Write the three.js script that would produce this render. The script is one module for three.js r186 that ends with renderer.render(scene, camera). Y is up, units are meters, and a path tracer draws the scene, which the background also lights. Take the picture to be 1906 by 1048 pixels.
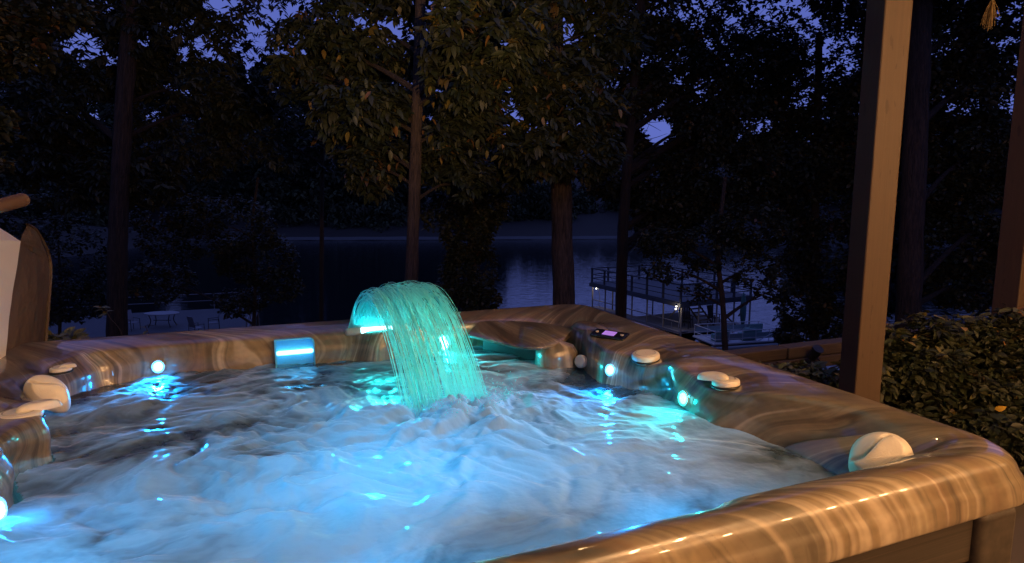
import * as THREE from 'three';
import { mergeGeometries } from 'three/addons/utils/BufferGeometryUtils.js';
import { RoundedBoxGeometry } from 'three/addons/geometries/RoundedBoxGeometry.js';
import { ImprovedNoise } from 'three/addons/math/ImprovedNoise.js';
import { RectAreaLightUniformsLib } from 'three/addons/lights/RectAreaLightUniformsLib.js';
RectAreaLightUniformsLib.init();

// ------------------------------------------------------------------ camera, sky, exposure, lamps
const PITCH = 0.13486, YAW = 0.38153;
const scene = new THREE.Scene();
const camera = new THREE.PerspectiveCamera(49.563, 1024 / 563, 0.05, 1500);
camera.position.set(-0.285, 1.46, 1.78);
camera.rotation.order = 'YXZ';
camera.rotation.set(-PITCH, -YAW, 0);
scene.add(camera);

const renderer = new THREE.WebGLRenderer({ antialias: true });
renderer.setSize(1024, 563);
renderer.toneMapping = THREE.LinearToneMapping;
renderer.toneMappingExposure = 1;
renderer.shadowMap.enabled = true;

// dusk sky: a plain vertical gradient, deep blue above, paler violet towards the horizon
{
  const w = 64, h = 128, d = new Float32Array(w * h * 4);
  for (let j = 0; j < h; j++) {
    const e = (j + 0.5) / h * 180 - 90, t = Math.min(1, Math.max(0, e / 60)), k = Math.pow(t, 0.55);
    const c = [0.125 - 0.05 * k, 0.165 - 0.055 * k, 0.56 - 0.15 * k];
    for (let i = 0; i < w; i++) d.set([...c.map(v => v * (e < 0 ? 0.3 : 1)), 1], (j * w + i) * 4);
  }
  const sky = new THREE.DataTexture(d, w, h, THREE.RGBAFormat, THREE.FloatType);
  sky.mapping = THREE.EquirectangularReflectionMapping;
  sky.magFilter = sky.minFilter = THREE.LinearFilter; sky.needsUpdate = true;
  scene.background = sky; scene.environment = sky;
}
const LIGHT = {
  unseenBulbs: [0xffa85c, 1.6], ceiling: [0xffbc80, 0.8], flood: [0xffcc94, 122],  // porch bulbs, ceiling lamp and tree flood, all out of view
  wall: [0x0c9cff, 0.035], teal: [0x08d8e0, 0.035], under: [0x20a8ee, 3.7], seat: [0x20a2ea, 0.46],
  nozzle: [0x08e0f0, 10], curtain: [0x10ece4, 6], dock: [0xfff0d8, 0.9],
};

// ------------------------------------------------------------------ small tools
const PI = Math.PI, V3 = THREE.Vector3;
const rng = seed => () => { seed = (seed + 0x6D2B79F5) | 0; let t = Math.imul(seed ^ seed >>> 15, 1 | seed); t = t + Math.imul(t ^ t >>> 7, 61 | t) ^ t; return ((t ^ t >>> 14) >>> 0) / 4294967296; };
const N = new ImprovedNoise();
const noise = (x, y = 0, z = 0) => N.noise(x + 31.7, y + 17.3, z + 5.1);
const fbm = (x, y, z, o = 4, g = 0.5) => { let a = 1, s = 0, f = 1, n = 0; for (let i = 0; i < o; i++) { s += a * noise(x * f, y * f, z * f); n += a; a *= g; f *= 2.03; } return s / n * 1.6; };
const clamp = (x, a = 0, b = 1) => Math.min(b, Math.max(a, x));
const sstep = (a, b, x) => { const t = clamp((x - a) / (b - a)); return t * t * (3 - 2 * t); };
const mix = (a, b, t) => a + (b - a) * t;
const mix3 = (a, b, t) => [mix(a[0], b[0], t), mix(a[1], b[1], t), mix(a[2], b[2], t)];
const used = {};
const numbered = n => { const k = used[n] = (used[n] ?? -1) + 1; return k ? `${n}_${String(k).padStart(3, '0')}` : n; };
const shade = o => { o.traverse(m => { if (m.isMesh) { m.castShadow = true; m.receiveShadow = true; } }); return o; };
function thing(name, label, category, pos = [0, 0, 0], turn = 0, group) {
  const o = new THREE.Group(); o.name = numbered(name); o.position.set(...pos); o.rotation.y = turn;
  o.userData = { label, category }; if (group) o.userData.group = group;
  scene.add(o); return o;
}
function part(parent, name, geo, mat, label) {
  const m = new THREE.Mesh(Array.isArray(geo) ? mergeGeometries(geo.map(g => plain(g))) : geo, mat);
  m.name = name; m.castShadow = m.receiveShadow = true; if (label) m.userData.label = label; parent.add(m); return m;
}
function solo(name, geo, mat, label, category, group) {
  const m = part(scene, numbered(name), geo, mat); m.userData = { label, category }; if (group) m.userData.group = group; return m;
}
function struct(name, geo, mat, label) { const m = part(scene, name, geo, mat); m.userData = { kind: 'structure', label, category: name.replace(/_/g, ' ') }; return m; }
function plain(g) { const o = g.index ? g.toNonIndexed() : g; for (const k of Object.keys(o.attributes)) if (!['position', 'normal', 'uv'].includes(k)) o.deleteAttribute(k); if (!o.attributes.uv) o.setAttribute('uv', new THREE.BufferAttribute(new Float32Array(o.attributes.position.count * 2), 2)); return o; }
const at = (g, x, y, z, rx = 0, ry = 0, rz = 0) => { if (rx) g.rotateX(rx); if (rz) g.rotateZ(rz); if (ry) g.rotateY(ry); return g.translate(x, y, z); };
const box = (w, h, d, r = 0) => r ? new RoundedBoxGeometry(w, h, d, 2, r) : new THREE.BoxGeometry(w, h, d);
function rod(a, b, r0, r1 = r0, n = 8) {
  const A = new V3(...a), B = new V3(...b), d = B.clone().sub(A), g = new THREE.CylinderGeometry(r1, r0, d.length(), n);
  g.applyQuaternion(new THREE.Quaternion().setFromUnitVectors(new V3(0, 1, 0), d.normalize()));
  return g.translate(...A.add(B).multiplyScalar(0.5).toArray());
}
// tapered tube through points with a radius at each end
function tube(pts, r0, r1, seg = 24, rad = 8, wob = 0) {
  const c = new THREE.CatmullRomCurve3(pts.map(p => new V3(...p))), g = new THREE.TubeGeometry(c, seg, 1, rad);
  const p = g.attributes.position, nn = g.attributes.normal;
  for (let i = 0; i < p.count; i++) {
    const k = Math.floor(i / (rad + 1)) / seg, q = c.getPointAt(k);
    let r = mix(r0, r1, k);
    if (wob) r *= 1 + wob * fbm(p.getX(i) * 6 + q.x * 3, q.y * 1.4, p.getZ(i) * 6, 3);
    p.setXYZ(i, q.x + nn.getX(i) * r, q.y + nn.getY(i) * r, q.z + nn.getZ(i) * r);
  }
  g.computeVertexNormals(); return g;
}
function grid(nu, nv, f, closeU = false) {               // f(u, v) -> [x, y, z, u2?, v2?]
  const P = [], U = [], I = [];
  for (let j = 0; j <= nv; j++) for (let i = 0; i <= nu; i++) { const q = f(i / nu, j / nv); P.push(q[0], q[1], q[2]); U.push(q[3] ?? i / nu, q[4] ?? j / nv); }
  for (let j = 0; j < nv; j++) for (let i = 0; i < nu; i++) { const a = j * (nu + 1) + i, b = a + 1, c = a + nu + 1, d = c + 1; I.push(a, b, d, a, d, c); }
  const g = new THREE.BufferGeometry();
  g.setAttribute('position', new THREE.Float32BufferAttribute(P, 3)); g.setAttribute('uv', new THREE.Float32BufferAttribute(U, 2)); g.setIndex(I); g.computeVertexNormals(); return g;
}
const enc = c => Math.round(255 * clamp(c <= 0.0031308 ? 12.92 * c : 1.055 * Math.pow(c, 1 / 2.4) - 0.055));
function tex(w, h, f, srgb = true, rx = 1, ry = 1) {
  const d = new Uint8Array(w * h * 4);
  for (let j = 0; j < h; j++) for (let i = 0; i < w; i++) { const c = f((i + 0.5) / w, (j + 0.5) / h), o = (j * w + i) * 4; for (let k = 0; k < 3; k++) d[o + k] = srgb ? enc(c[k]) : Math.round(255 * clamp(c[k])); d[o + 3] = 255; }
  const t = new THREE.DataTexture(d, w, h); t.wrapS = t.wrapT = THREE.RepeatWrapping; t.magFilter = t.minFilter = THREE.LinearFilter; t.repeat.set(rx, ry);
  if (srgb) t.colorSpace = THREE.SRGBColorSpace; t.needsUpdate = true; return t;
}
const col = (r, g, b) => new THREE.Color().setRGB(r, g, b);
const std = (c, roughness = 0.6, more = {}) => new THREE.MeshStandardMaterial({ color: col(...c), roughness, ...more });
const phys = (c, roughness = 0.5, more = {}) => new THREE.MeshPhysicalMaterial({ color: col(...c), roughness, ...more });
// the yard falls away from the tub towards the lake: D metres out along the slope, L metres to the right
const EYE = new V3(-0.285, 1.46, 1.78), OUT = new V3(Math.sin(YAW), 0, -Math.cos(YAW)), SIDE = new V3(Math.cos(YAW), 0, Math.sin(YAW));
const yard = (D, L, y) => [EYE.x + OUT.x * D + SIDE.x * L, y, EYE.z + OUT.z * D + SIDE.z * L];
const FL = 1135;
function spot(px, py, D) {                                // the point D metres out that is seen at (px, py) of the photograph
  const y = 1.46 + D * Math.tan(Math.atan((524 - py) / FL) - PITCH);
  return yard(D, (px - 953) / FL * (D * Math.cos(PITCH) + (1.46 - y) * Math.sin(PITCH)), y);
}
const LAKE = -7.24;
// ------------------------------------------------------------------ materials
const cyc = (u, L, k, v, kv, off, o) => { const a = u * 2 * PI, R = L / (2 * PI) * k; return fbm(R * Math.cos(a) + off, R * Math.sin(a) + off * 1.7, v * kv + off, o); };
const TL = 4.3;
const marble = tex(2048, 640, (u, v) => {
  const y = v * 1.5;
  const w1 = cyc(u, TL, 1.5, y, 1.3, 3, 3), w2 = cyc(u, TL, 1.9, y, 1.7, 9, 3);
  const lip = 0.22 + 0.78 * sstep(0.12, 0.3, y), uu = u + 0.05 * w1 * lip + 0.012 * w2, yy = y * 0.8 + 0.3 * w2 * lip;
  const a = cyc(uu, TL, 9.5, yy, 1.0, 1, 4), b = cyc(uu, TL, 28, yy, 1.7, 5, 4), c = cyc(uu, TL, 2.4, yy, 0.9, 12, 3), d = cyc(uu, TL, 46, yy, 2.4, 21, 3);
  const v1 = Math.abs(cyc(uu, TL, 9, yy, 1.3, 33, 4)), v2 = Math.abs(cyc(uu, TL, 26, yy, 2.2, 41, 3));
  let k = mix3([0.235, 0.18, 0.115], [0.34, 0.28, 0.195], sstep(-0.15, 0.45, b * 0.7 + d * 0.5));
  k = mix3(k, [0.17, 0.11, 0.07], sstep(0.02, 0.5, a + 0.3 * d) * 0.85);
  k = mix3(k, [0.16, 0.14, 0.115], sstep(0.05, 0.5, c) * 0.75);
  k = mix3(k, [0.075, 0.058, 0.045], sstep(0.16, 0.42, a * 0.6 + b * 0.6 - 0.05) * 0.8);
  k = mix3(k, [0.06, 0.048, 0.04], sstep(0.075, 0.0, v1) * 0.75 * sstep(-0.3, 0.3, b + a));
  k = mix3(k, [0.13, 0.1, 0.075], sstep(0.09, 0.0, v2) * 0.55);
  k = mix3(k, [0.42, 0.35, 0.275], sstep(0.22, 0.5, d * 0.7 - a * 0.5) * 0.6);
  const sp = fbm(u * 260, v * 90, 6, 2);
  k = mix3(k, [0.07, 0.064, 0.05], sstep(0.12, 0.5, cyc(uu, TL, 11, yy, 0.7, 55, 3) + 0.15 * d) * 0.6);
  return k.map(x => x * (0.95 + 0.3 * d + 0.14 * sp));
});
const acrylic = { map: marble, roughness: 0.32, clearcoat: 1, clearcoatRoughness: 0.018 };
const M = {
  shell: phys([0.84, 0.83, 0.8], 0.32, acrylic),
  white: phys([0.62, 0.57, 0.5], 0.42, { clearcoat: 0.25, clearcoatRoughness: 0.3, bumpScale: 0.0006, bumpMap: tex(256, 256, (u, v) => { const n = 0.5 + 0.5 * fbm(u * 20, v * 20, 3, 3); return [n, n, n]; }, false) }),
  grey: phys([0.4, 0.37, 0.33], 0.35, { clearcoat: 0.4, clearcoatRoughness: 0.2 }),
  dark: std([0.012, 0.012, 0.013], 0.5), black: phys([0.006, 0.006, 0.007], 0.25, { clearcoat: 0.6 }),
  chrome: std([0.6, 0.6, 0.6], 0.22, { metalness: 1 }),
  plank: std([1, 1, 1], 0.6, { map: tex(512, 128, (u, v) => { const g = fbm(u * 3, v * 26, 1, 4), k = 0.5 + 0.5 * fbm(u * 9, v * 70, 4, 3); return mix3([0.022, 0.017, 0.013], [0.055, 0.042, 0.032], clamp(0.5 + g * 0.6)).map(x => x * (0.75 + 0.5 * k)); }) }),
  post: std([1, 1, 1], 0.62, { map: tex(256, 1024, (u, v) => { const g = fbm(u * 14, v * 7, 1, 4), s = fbm(u * 5, v * 30, 9, 4); let c = mix3([0.056, 0.034, 0.021], [0.072, 0.043, 0.027], 0.5 + 0.6 * g); c = mix3(c, [0.04, 0.022, 0.014], sstep(0.5, 0.62, s)); return c; }) , bumpScale: 0.0005, bumpMap: tex(128, 512, (u, v) => { const n = 0.5 + 0.5 * fbm(u * 30, v * 6, 2, 4); return [n, n, n]; }, false) }),
  bark: std([1, 1, 1], 0.9, { map: tex(256, 512, (u, v) => { const a = cyc(u, 4, 4, v * 3, 2.2, 1, 4), b = cyc(u, 4, 12, v * 8, 2, 7, 3); return mix3([0.035, 0.025, 0.016], [0.15, 0.1, 0.064], clamp(0.45 + a * 0.7 + b * 0.35)); }, true, 2, 6), bumpScale: 0.03, bumpMap: tex(256, 512, (u, v) => { const a = cyc(u, 4, 5, v * 3, 2.2, 1, 4); const n = 1 - Math.abs(a) * 1.4; return [n, n, n]; }, false, 2, 6) }),
  barkShaded: null,
  leaf: std([0.052, 0.062, 0.024], 0.62, { side: THREE.DoubleSide }),
  soil: std([1, 1, 1], 0.95, { map: tex(512, 512, (u, v) => { const a = fbm(u * 12, v * 12, 2, 5), b = fbm(u * 60, v * 60, 6, 2); return mix3([0.014, 0.011, 0.008], [0.035, 0.027, 0.019], clamp(0.5 + a * 0.6 + b * 0.4)); }, true, 60, 60) }),
  deck: std([0.07, 0.07, 0.075], 0.7), rail: std([0.05, 0.047, 0.05], 0.6), wood: std([0.12, 0.095, 0.075], 0.8), paleWood: std([0.3, 0.26, 0.22], 0.75),
};
M.soil.map.repeat.set(90, 90);
M.barkShaded = M.bark.clone(); M.barkShaded.color = col(0.5, 0.46, 0.42);  // bark copy darkened for trunks that stand in dimmer light

// ------------------------------------------------------------------ ground, lake, patio
const bankRight = L => sstep(-16, 2, L);                  // the far bank is lower on the right
function groundY(D, L) {
  const far = 128 + 6 * Math.sin(L * 0.02) - 0.05 * L;
  let y = -0.02;
  if (D > 5.2) y = -0.02 - 0.31 * (D - 5.2) - 0.012 * Math.max(0, D - 5.2) * sstep(5, 12, D);
  y = Math.max(y, LAKE - 1.6);
  if (D > far - 8) y = LAKE - 1.6 + 0.16 * (D - far + 8) + sstep(far + 8, far + 110, D) * (16 - 13 * bankRight(L));
  const side = Math.max(0, Math.abs(L - 6) - 60);
  if (D > 20 && D < far) y += side * 0.12;
  return y + (D > 6 ? 0.12 * fbm(D * 0.25, L * 0.25, 1, 3) : 0);
}
struct('ground', grid(170, 150, (u, v) => {
  const a = (u - 0.5) * 2, D = -40 + 400 * Math.pow(v, 1.9), L = a * Math.abs(a) * (60 + 330 * v) + a * 12;
  const q = yard(D, L, groundY(D, L)); return [...q, q[0] / 2, q[2] / 2];
}), M.soil, 'dark leaf covered slope falling from the patio to the lake');
const lakeBump = tex(512, 512, (u, v) => { const a = u * 2 * PI, b = v * 2 * PI; const n = 0.5 + 0.25 * fbm(3 * Math.cos(a) + 3 * Math.cos(b), 3 * Math.sin(a), 3 * Math.sin(b), 4); return [n, n, n]; }, false);
lakeBump.repeat.set(24, 24);
const lakeMat = phys([0.006, 0.009, 0.012], 0.07, { ior: 1.33, bumpMap: lakeBump, bumpScale: 0.03 });
struct('lake_water', grid(2, 2, (u, v) => { const q = yard(12 + 180 * v, (u - 0.5) * 520, LAKE); return [...q, u, v]; }), lakeMat, 'still dark lake reflecting the blue dusk sky');
// pale strip of shore along the far bank
struct('shore', grid(120, 3, (u, v) => { const L = -130 + 250 * u, far = 128 + 6 * Math.sin(L * 0.02) - 0.05 * L; const q = yard(far + 2.4 + v * (1.6 + 0.8 * fbm(L * 0.2, 1, 1, 3)), L, LAKE + 0.12 + v * 0.55 + 0.08 * fbm(L * 0.4, v * 3, 2, 2)); return [...q, L / 5, v]; }), std([0.08, 0.077, 0.073], 0.9), 'pale strip of sandy shore along the far bank');
{
  const paver = std([0.075, 0.06, 0.05], 0.85), g = box(9.4, 0.12, 6.2); at(g, 1.2, -0.055, 1.7); struct('patio', g, paver, 'paved terrace under the hot tub');
}
// ------------------------------------------------------------------ hot tub shell
const A = 1.248, B = 1.04, WL = 0.78, PER = 8.75;
const tub = thing('hot_tub', 'brown marbled hot tub with rounded rim, bubbling in the foreground', 'hot tub');
const lerpTable = (t, xs, ys) => { if (t <= xs[0]) return ys[0]; for (let i = 1; i < xs.length; i++) if (t < xs[i]) return mix(ys[i - 1], ys[i], sstep(xs[i - 1], xs[i], t)); return ys[ys.length - 1]; };
// inset of the wall at the water line, by side
const inset = [
  x => lerpTable(x, [-0.9, 0.2, 0.34, 0.42, 0.9], [0.15, 0.135, 0.13, 0.152, 0.15]),            // front
  z => lerpTable(z, [-0.75, -0.5, -0.3, 0, 0.12, 0.24, 0.36, 0.52, 0.66, 0.85], [0.3, 0.38, 0.4, 0.345, 0.31, 0.3, 0.31, 0.25, 0.235, 0.19]),            // right
  x => lerpTable(x, [-0.9, -0.3, 0.0, 0.14, 0.3, 0.45, 0.9], [0.205, 0.21, 0.225, 0.285, 0.235, 0.22, 0.25]),  // back
  z => lerpTable(z, [-0.75, -0.52, -0.38, -0.2, 0.05, 0.3, 0.8], [0.3, 0.27, 0.36, 0.42, 0.38, 0.42, 0.36]),        // left
];
const SN = 150, CN = 48;
const columns = [];
for (let k = 0; k < 4; k++) {
  for (let i = 0; i < SN; i++) columns.push([k, 0, i / SN]);
  for (let i = 0; i < CN; i++) columns.push([k, 1, i / CN]);
}
columns.push([0, 0, 0]);
const cornerR = d => 0.085 + 0.62 * Math.max(0, d);
function rimPoint(k, c, t, d) {
  const a = A - d, b = B - d, r = Math.min(cornerR(d), a * 0.95, b * 0.95), lx = a - r, lz = b - r;
  const ends = [[[-lx, b], [lx, b]], [[a, lz], [a, -lz]], [[lx, -b], [-lx, -b]], [[-a, -lz], [-a, lz]]][k];
  if (!c) return [mix(ends[0][0], ends[1][0], t), mix(ends[0][1], ends[1][1], t)];
  const cc = [[lx, lz], [lx, -lz], [-lx, -lz], [-lx, lz]][k], a0 = [PI / 2, 0, -PI / 2, PI][k], g = a0 - t * PI / 2;
  return [cc[0] + r * Math.cos(g), cc[1] + r * Math.sin(g)];
}
function wallInset(k, c, t) {
  const side = (k2, t2) => { const p = rimPoint(k2, 0, t2, 0.22); return inset[k2](k2 % 2 ? p[1] : p[0]); };
  if (!c) return side(k, t);
  return mix(side(k, 1), side((k + 1) % 4, 0), sstep(0, 1, t));
}
function profile(dw, slope) {          // slope: 0 a flat broad rim, 1 a rim that falls away at once into the seat back
  const e = dw - 0.035, m = (a, b) => [mix(a[0], b[0], slope), mix(a[1], b[1], slope)];
  return [[0.035, 0.806], [0.0, 0.807], [-0.008, 0.812], [-0.01, 0.822], [-0.006, 0.855], [-0.003, 0.864], [0.001, 0.873], [0.009, 0.898], [0.018, 0.9105], [0.029, 0.918], [0.044, 0.921], m([0.029 + 0.42 * e, 0.9155], [0.072, 0.914]),
    m([mix(0.05, e, 0.8), 0.905], [0.42 * dw, 0.9]), m([e - 0.006, 0.898], [0.52 * dw, 0.878]), m([e + 0.004, 0.89], [0.66 * dw, 0.852]), m([e + 0.012, 0.872], [0.8 * dw, 0.83]), m([dw - 0.008, 0.84], [0.91 * dw, 0.808]), [dw, 0.78], [dw + 0.03, 0.68], [dw + 0.09, 0.54], [dw + 0.15, 0.475], [0.64, 0.44], [0.67, 0.36], [0.7, 0.2], [0.74, 0.13], [0.86, 0.11]];
}
const rimSlope = (k, c, t) => c ? (k === 0 ? sstep(0.2, 0.65, t) : 0) : k === 1 ? sstep(0.45, 0.56, rimPoint(1, 0, t, 0.22)[1]) : 0;
const RN = 96;
// hollows and swells moulded into the top: x, z, reach x, reach z, height
const mould = [
  [0.955, -0.02, 0.075, 0.075, -0.022], [1.0, 0.32, 0.09, 0.1, -0.02], [0.95, -0.44, 0.13, 0.1, 0.02], [1.02, 0.12, 0.1, 0.05, 0.008],
  [1.09, 0.86, 0.07, 0.1, -0.015],
  [-0.95, -0.42, 0.1, 0.12, -0.03], [-0.93, -0.19, 0.11, 0.06, -0.012], [-0.96, -0.66, 0.09, 0.07, -0.02],
  [0.14, -0.9, 0.26, 0.05, 0.008], [0.75, -0.66, 0.2, 0.17, -0.035],
];
function mouldY(x, z) { let y = 0; for (const [cx, cz, rx, rz, h] of mould) y += h * Math.exp(-Math.pow(((x - cx) / rx) ** 2 + ((z - cz) / rz) ** 2, 1.5)); return y + 0.0018 * fbm(x * 5, z * 5, 2, 2); }
// the dark round hollow and the body hollows pressed into the walls
function wallPush(k, x, z, y) {
  let d = 0;
  const g = (a, b, r, s) => Math.exp(-(((a - b) / r) ** 2)) * s;
  if (k === 1) d -= g(z, 0.06, 0.06, 0.075) * Math.exp(-(((y - 0.79) / 0.06) ** 2)) + g(z, 0.64, 0.1, 0.035) * sstep(0.89, 0.8, y);
  if (k === 1) d += g(z, 0.4, 0.06, 0.06) * sstep(0.88, 0.7, y);
  if (k === 3) d -= g(z, 0.02, 0.12, 0.05) * sstep(0.88, 0.78, y);
  return d;
}
{
  const ring = columns.map(([k, c, t]) => {
    const dw = wallInset(k, c, t), pr = profile(dw, rimSlope(k, c, t));
    const cv = new THREE.CatmullRomCurve3(pr.map(p => new V3(p[0], p[1], 0)), false, 'centripetal');
    const pts = cv.getPoints(RN), arc = [0]; for (let i = 1; i <= RN; i++) arc.push(arc[i - 1] + pts[i].distanceTo(pts[i - 1]));
    return { k, c, t, dw, cv, pts, arc };
  });
  const S = ring.length - 1;
  const shellGeo = grid(S, RN, (u, v) => {
    const q = ring[Math.round(u * S)], p = q.pts[Math.round(v * RN)];
    const lip = p.y > 0.84 && p.x > 0.045, w0 = rimPoint(q.k, q.c, q.t, p.x);
    const push = q.c ? 0 : p.x > 0.1 && p.y < 0.9 ? wallPush(q.k, w0[0], w0[1], p.y) : 0;
    const w = push ? rimPoint(q.k, q.c, q.t, p.x + push) : w0;
    const fade = p.x < 0.03 ? 0 : sstep(0.03, 0.07, p.x) * sstep(0.76, 0.86, p.y);
    return [w[0], p.y + fade * mouldY(w[0], w[1]), w[1], (q.k * (SN + CN) + (q.c ? SN + q.t * CN : q.t * SN)) / (4 * (SN + CN)) * PER / TL + 0.31, q.arc[Math.round(v * RN)] / 1.5];
  });
  part(tub, 'shell', shellGeo, M.shell);
  const fl = []; for (let i = 0; i < S; i++) { const w = rimPoint(ring[i].k, ring[i].c, ring[i].t, 0.86); fl.push(new THREE.Vector2(w[0], -w[1])); }
  const floorGeo = new THREE.ShapeGeometry(new THREE.Shape(fl)); floorGeo.rotateX(-PI / 2); floorGeo.translate(0, 0.11, 0);
  part(tub, 'footwell_floor', floorGeo, M.shell);
}
// cabinet of horizontal boards with corner posts
{
  const bh = 0.128;
  for (const [len, px, pz, ry] of [[2 * A - 0.26, 0, B - 0.05, 0], [2 * A - 0.26, 0, -B + 0.05, PI], [2 * B - 0.26, A - 0.05, 0, PI / 2], [2 * B - 0.26, -A + 0.05, 0, -PI / 2]]) {
    const g = box(len, bh - 0.005, 0.022, 0.004);
    for (let k = 0; k < 6; k++) { const m = part(tub, 'board', g, M.plank); m.position.set(px, 0.03 + bh * (k + 0.5), pz); m.rotation.y = ry; }
  }
  for (const sx of [-1, 1]) for (const sz of [-1, 1]) { const m = part(tub, 'corner_post', box(0.13, 0.78, 0.13, 0.02), M.plank); m.position.set(sx * (A - 0.078), 0.4, sz * (B - 0.085)); }
  part(tub, 'base', box(2 * A - 0.22, 0.04, 2 * B - 0.22), M.dark).position.y = 0.022;
}
// ------------------------------------------------------------------ tub fittings
const face = (o, p, n, roll = 0) => { const z = new V3(...n).normalize(), up = Math.abs(z.y) > 0.98 ? new V3(0, 0, -1) : new V3(0, 1, 0), x = up.clone().cross(z).normalize(), y = z.clone().cross(x); o.position.set(...p); o.quaternion.setFromRotationMatrix(new THREE.Matrix4().makeBasis(x, y, z)); o.rotateZ(roll); return o; };
// a soft teardrop cushion lying in the xy plane, swelling towards +z, with the S-shaped step across it
function cushion(w, h, t, tail0 = 3.75, tailAmt = 0.3) {
  return grid(96, 40, (u, v) => {
    const a = u * 2 * PI, out = v < 0.86 ? v / 0.86 : 1, tail = 1 + tailAmt * Math.pow(Math.max(0, Math.cos(a - tail0)), 6);
    let x = Math.cos(a) * out * w / 2 * tail, y = Math.sin(a) * out * h / 2 * tail;
    const q = x / (w / 2), s = y / (h / 2), line = s - 0.1 - 0.55 * Math.sin(q * 2.1 + 0.2) + 0.25 * q;
    let z = t * Math.pow(Math.max(0, 1 - Math.pow(out, 5)), 0.5) * (0.7 + 0.3 * (1 - out)) + t * (0.75 * sstep(0.1, -0.04, line) * (0.4 + 0.6 * sstep(-1.4, 0, line)) - 0.35 * Math.exp(-(((line - 0.14) / 0.1) ** 2))) * sstep(1, 0.75, out);
    if (v >= 0.86) z = -t * 0.5 * (v - 0.86) / 0.14;
    return [x, y, z];
  });
}
const headrest = face(part(tub, 'pillow', cushion(0.132, 0.112, 0.028), M.white, 'large white teardrop pillow in the near right corner'), [1.05, 0.853, 0.82], [-0.72, 0.6, 0.34], 0.5);
face(part(tub, 'pillow', cushion(0.122, 0.092, 0.026, 5.9, 0.42), M.white, 'white curved pillow on the left rim'), [-0.945, 0.868, -0.46], [0.42, 0.5, 0.75], -0.85);
const discGeo = (r, h) => { const p = [[0.001, h], [r * 0.55, h * 1.02], [r * 0.86, h * 0.93], [r * 0.97, h * 0.75], [r, h * 0.45], [r * 0.98, 0], [r * 0.9, -h * 0.4]].map(q => new THREE.Vector2(...q)); return new THREE.LatheGeometry(new THREE.SplineCurve(p).getPoints(22).map(q => new THREE.Vector2(Math.max(q.x, 0.0005), q.y)), 44); };
const handleGeo = (l, w, h) => grid(40, 14, (u, v) => { const a = u * 2 * PI, b = v * PI / 2, e = Math.pow(Math.cos(b), 0.35); const x = Math.cos(a), z = Math.sin(a); return [x * e * l / 2 * (1 - 0.12 * z), Math.sin(b) * h, z * e * w / 2 + 0.012 * x * x]; });
function dial(p, r, h, handle, turn, label, tilt = [0, 0]) {
  const d = part(tub, 'valve_dial', discGeo(r, h), M.white, label); d.position.set(...p); d.rotation.set(tilt[0], turn, tilt[1], 'YXZ');
  if (handle) { const k = part(d, 'dial_handle', handleGeo(handle[0], handle[1], handle[2]), M.white); k.position.set(handle[3], h * 0.75, handle[4] ?? 0); }
  part(d, 'dial_groove', new THREE.TorusGeometry(r * 0.7, 0.0016, 6, 40).rotateX(PI / 2).translate(0, h * 0.985, 0), M.grey);
  const c = part(d, 'collar', new THREE.TorusGeometry(r * 0.99, 0.004, 8, 40).rotateX(PI / 2), M.dark); c.position.y = -h * 0.05;
  return d;
}
dial([0.965, 0.887, -0.035], 0.05, 0.022, null, 0, 'round white valve dial behind the wavy right rim', [0.05, 0.12]);
dial([1.015, 0.886, 0.325], 0.042, 0.021, [0.1, 0.05, 0.022, -0.036], -1.05, 'white valve dial with raised handle on the right rim', [0, 0.1]);
dial([-0.912, 0.886, -0.13], 0.05, 0.022, [0.1, 0.046, 0.022, 0.04], 0.5, 'white valve dial with raised handle on the left rim');
dial([-0.96, 0.878, -0.665], 0.032, 0.016, [0.05, 0.035, 0.012, 0.02], 0.2, 'small white cap at the back left corner');
face(part(tub, 'jet_dial', discGeo(0.027, 0.018).rotateX(PI / 2), M.grey), [0.864, 0.812, -0.33], [-0.9, 0.2, 0.35]);

// ------------------------------------------------------------------ wall lamps: lens, ring, light
const glow = (e) => new THREE.MeshStandardMaterial({ color: col(0.5, 0.6, 0.65), emissive: col(...e), emissiveIntensity: 1, roughness: 0.3 });
const GLOW = { blue: glow([0.75, 3.4, 5.2]), teal: glow([0.7, 4.6, 4.6]), white: glow([2.4, 4.6, 5]), core: glow([4.5, 5.2, 5.6]) };
function wallLamp(p, n, r, mat, [hex, cd], label, ext = 0.011, beam = 1.0) {
  const g = new THREE.Group(); g.name = 'led_lamp'; if (label) g.userData.label = label; tub.add(g); face(g, p, n);
  part(g, 'lamp_lens', new THREE.SphereGeometry(r, 26, 12, 0, 2 * PI, 0, PI / 2).rotateX(PI / 2).scale(1, 1.12, 0.4), mat);
  part(g, 'lamp_ring', new THREE.TorusGeometry(r * 1.22, r * 0.2, 10, 40).scale(1, 1.12, 1), M.grey);
  const l = new THREE.PointLight(hex, cd, 0, 2); l.position.set(0, 0, r * 0.45 + ext); l.castShadow = true; l.shadow.radius = 0.5; g.add(l);
  if (beam) { const s = new THREE.SpotLight(hex, beam, 0, 0.95, 0.8, 2); s.position.set(0, 0, r * 0.45 + 0.012); s.target.position.set(0, -0.55, 1); s.castShadow = true; s.shadow.radius = 0.6; g.add(s, s.target); }
}
wallLamp([-0.698, 0.822, -0.834], [0, 0.1, 1], 0.017, GLOW.blue, LIGHT.wall, 'blue lamp low on the back wall, left of the lit window', 0.011, 2.2);
wallLamp([0.426, 0.82, -0.82], [0.08, 0.1, 1], 0.026, GLOW.core, [LIGHT.teal[0], 0.16], 'teal lamp in the back wall behind the falling water', 0.02, 1.8);
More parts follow.
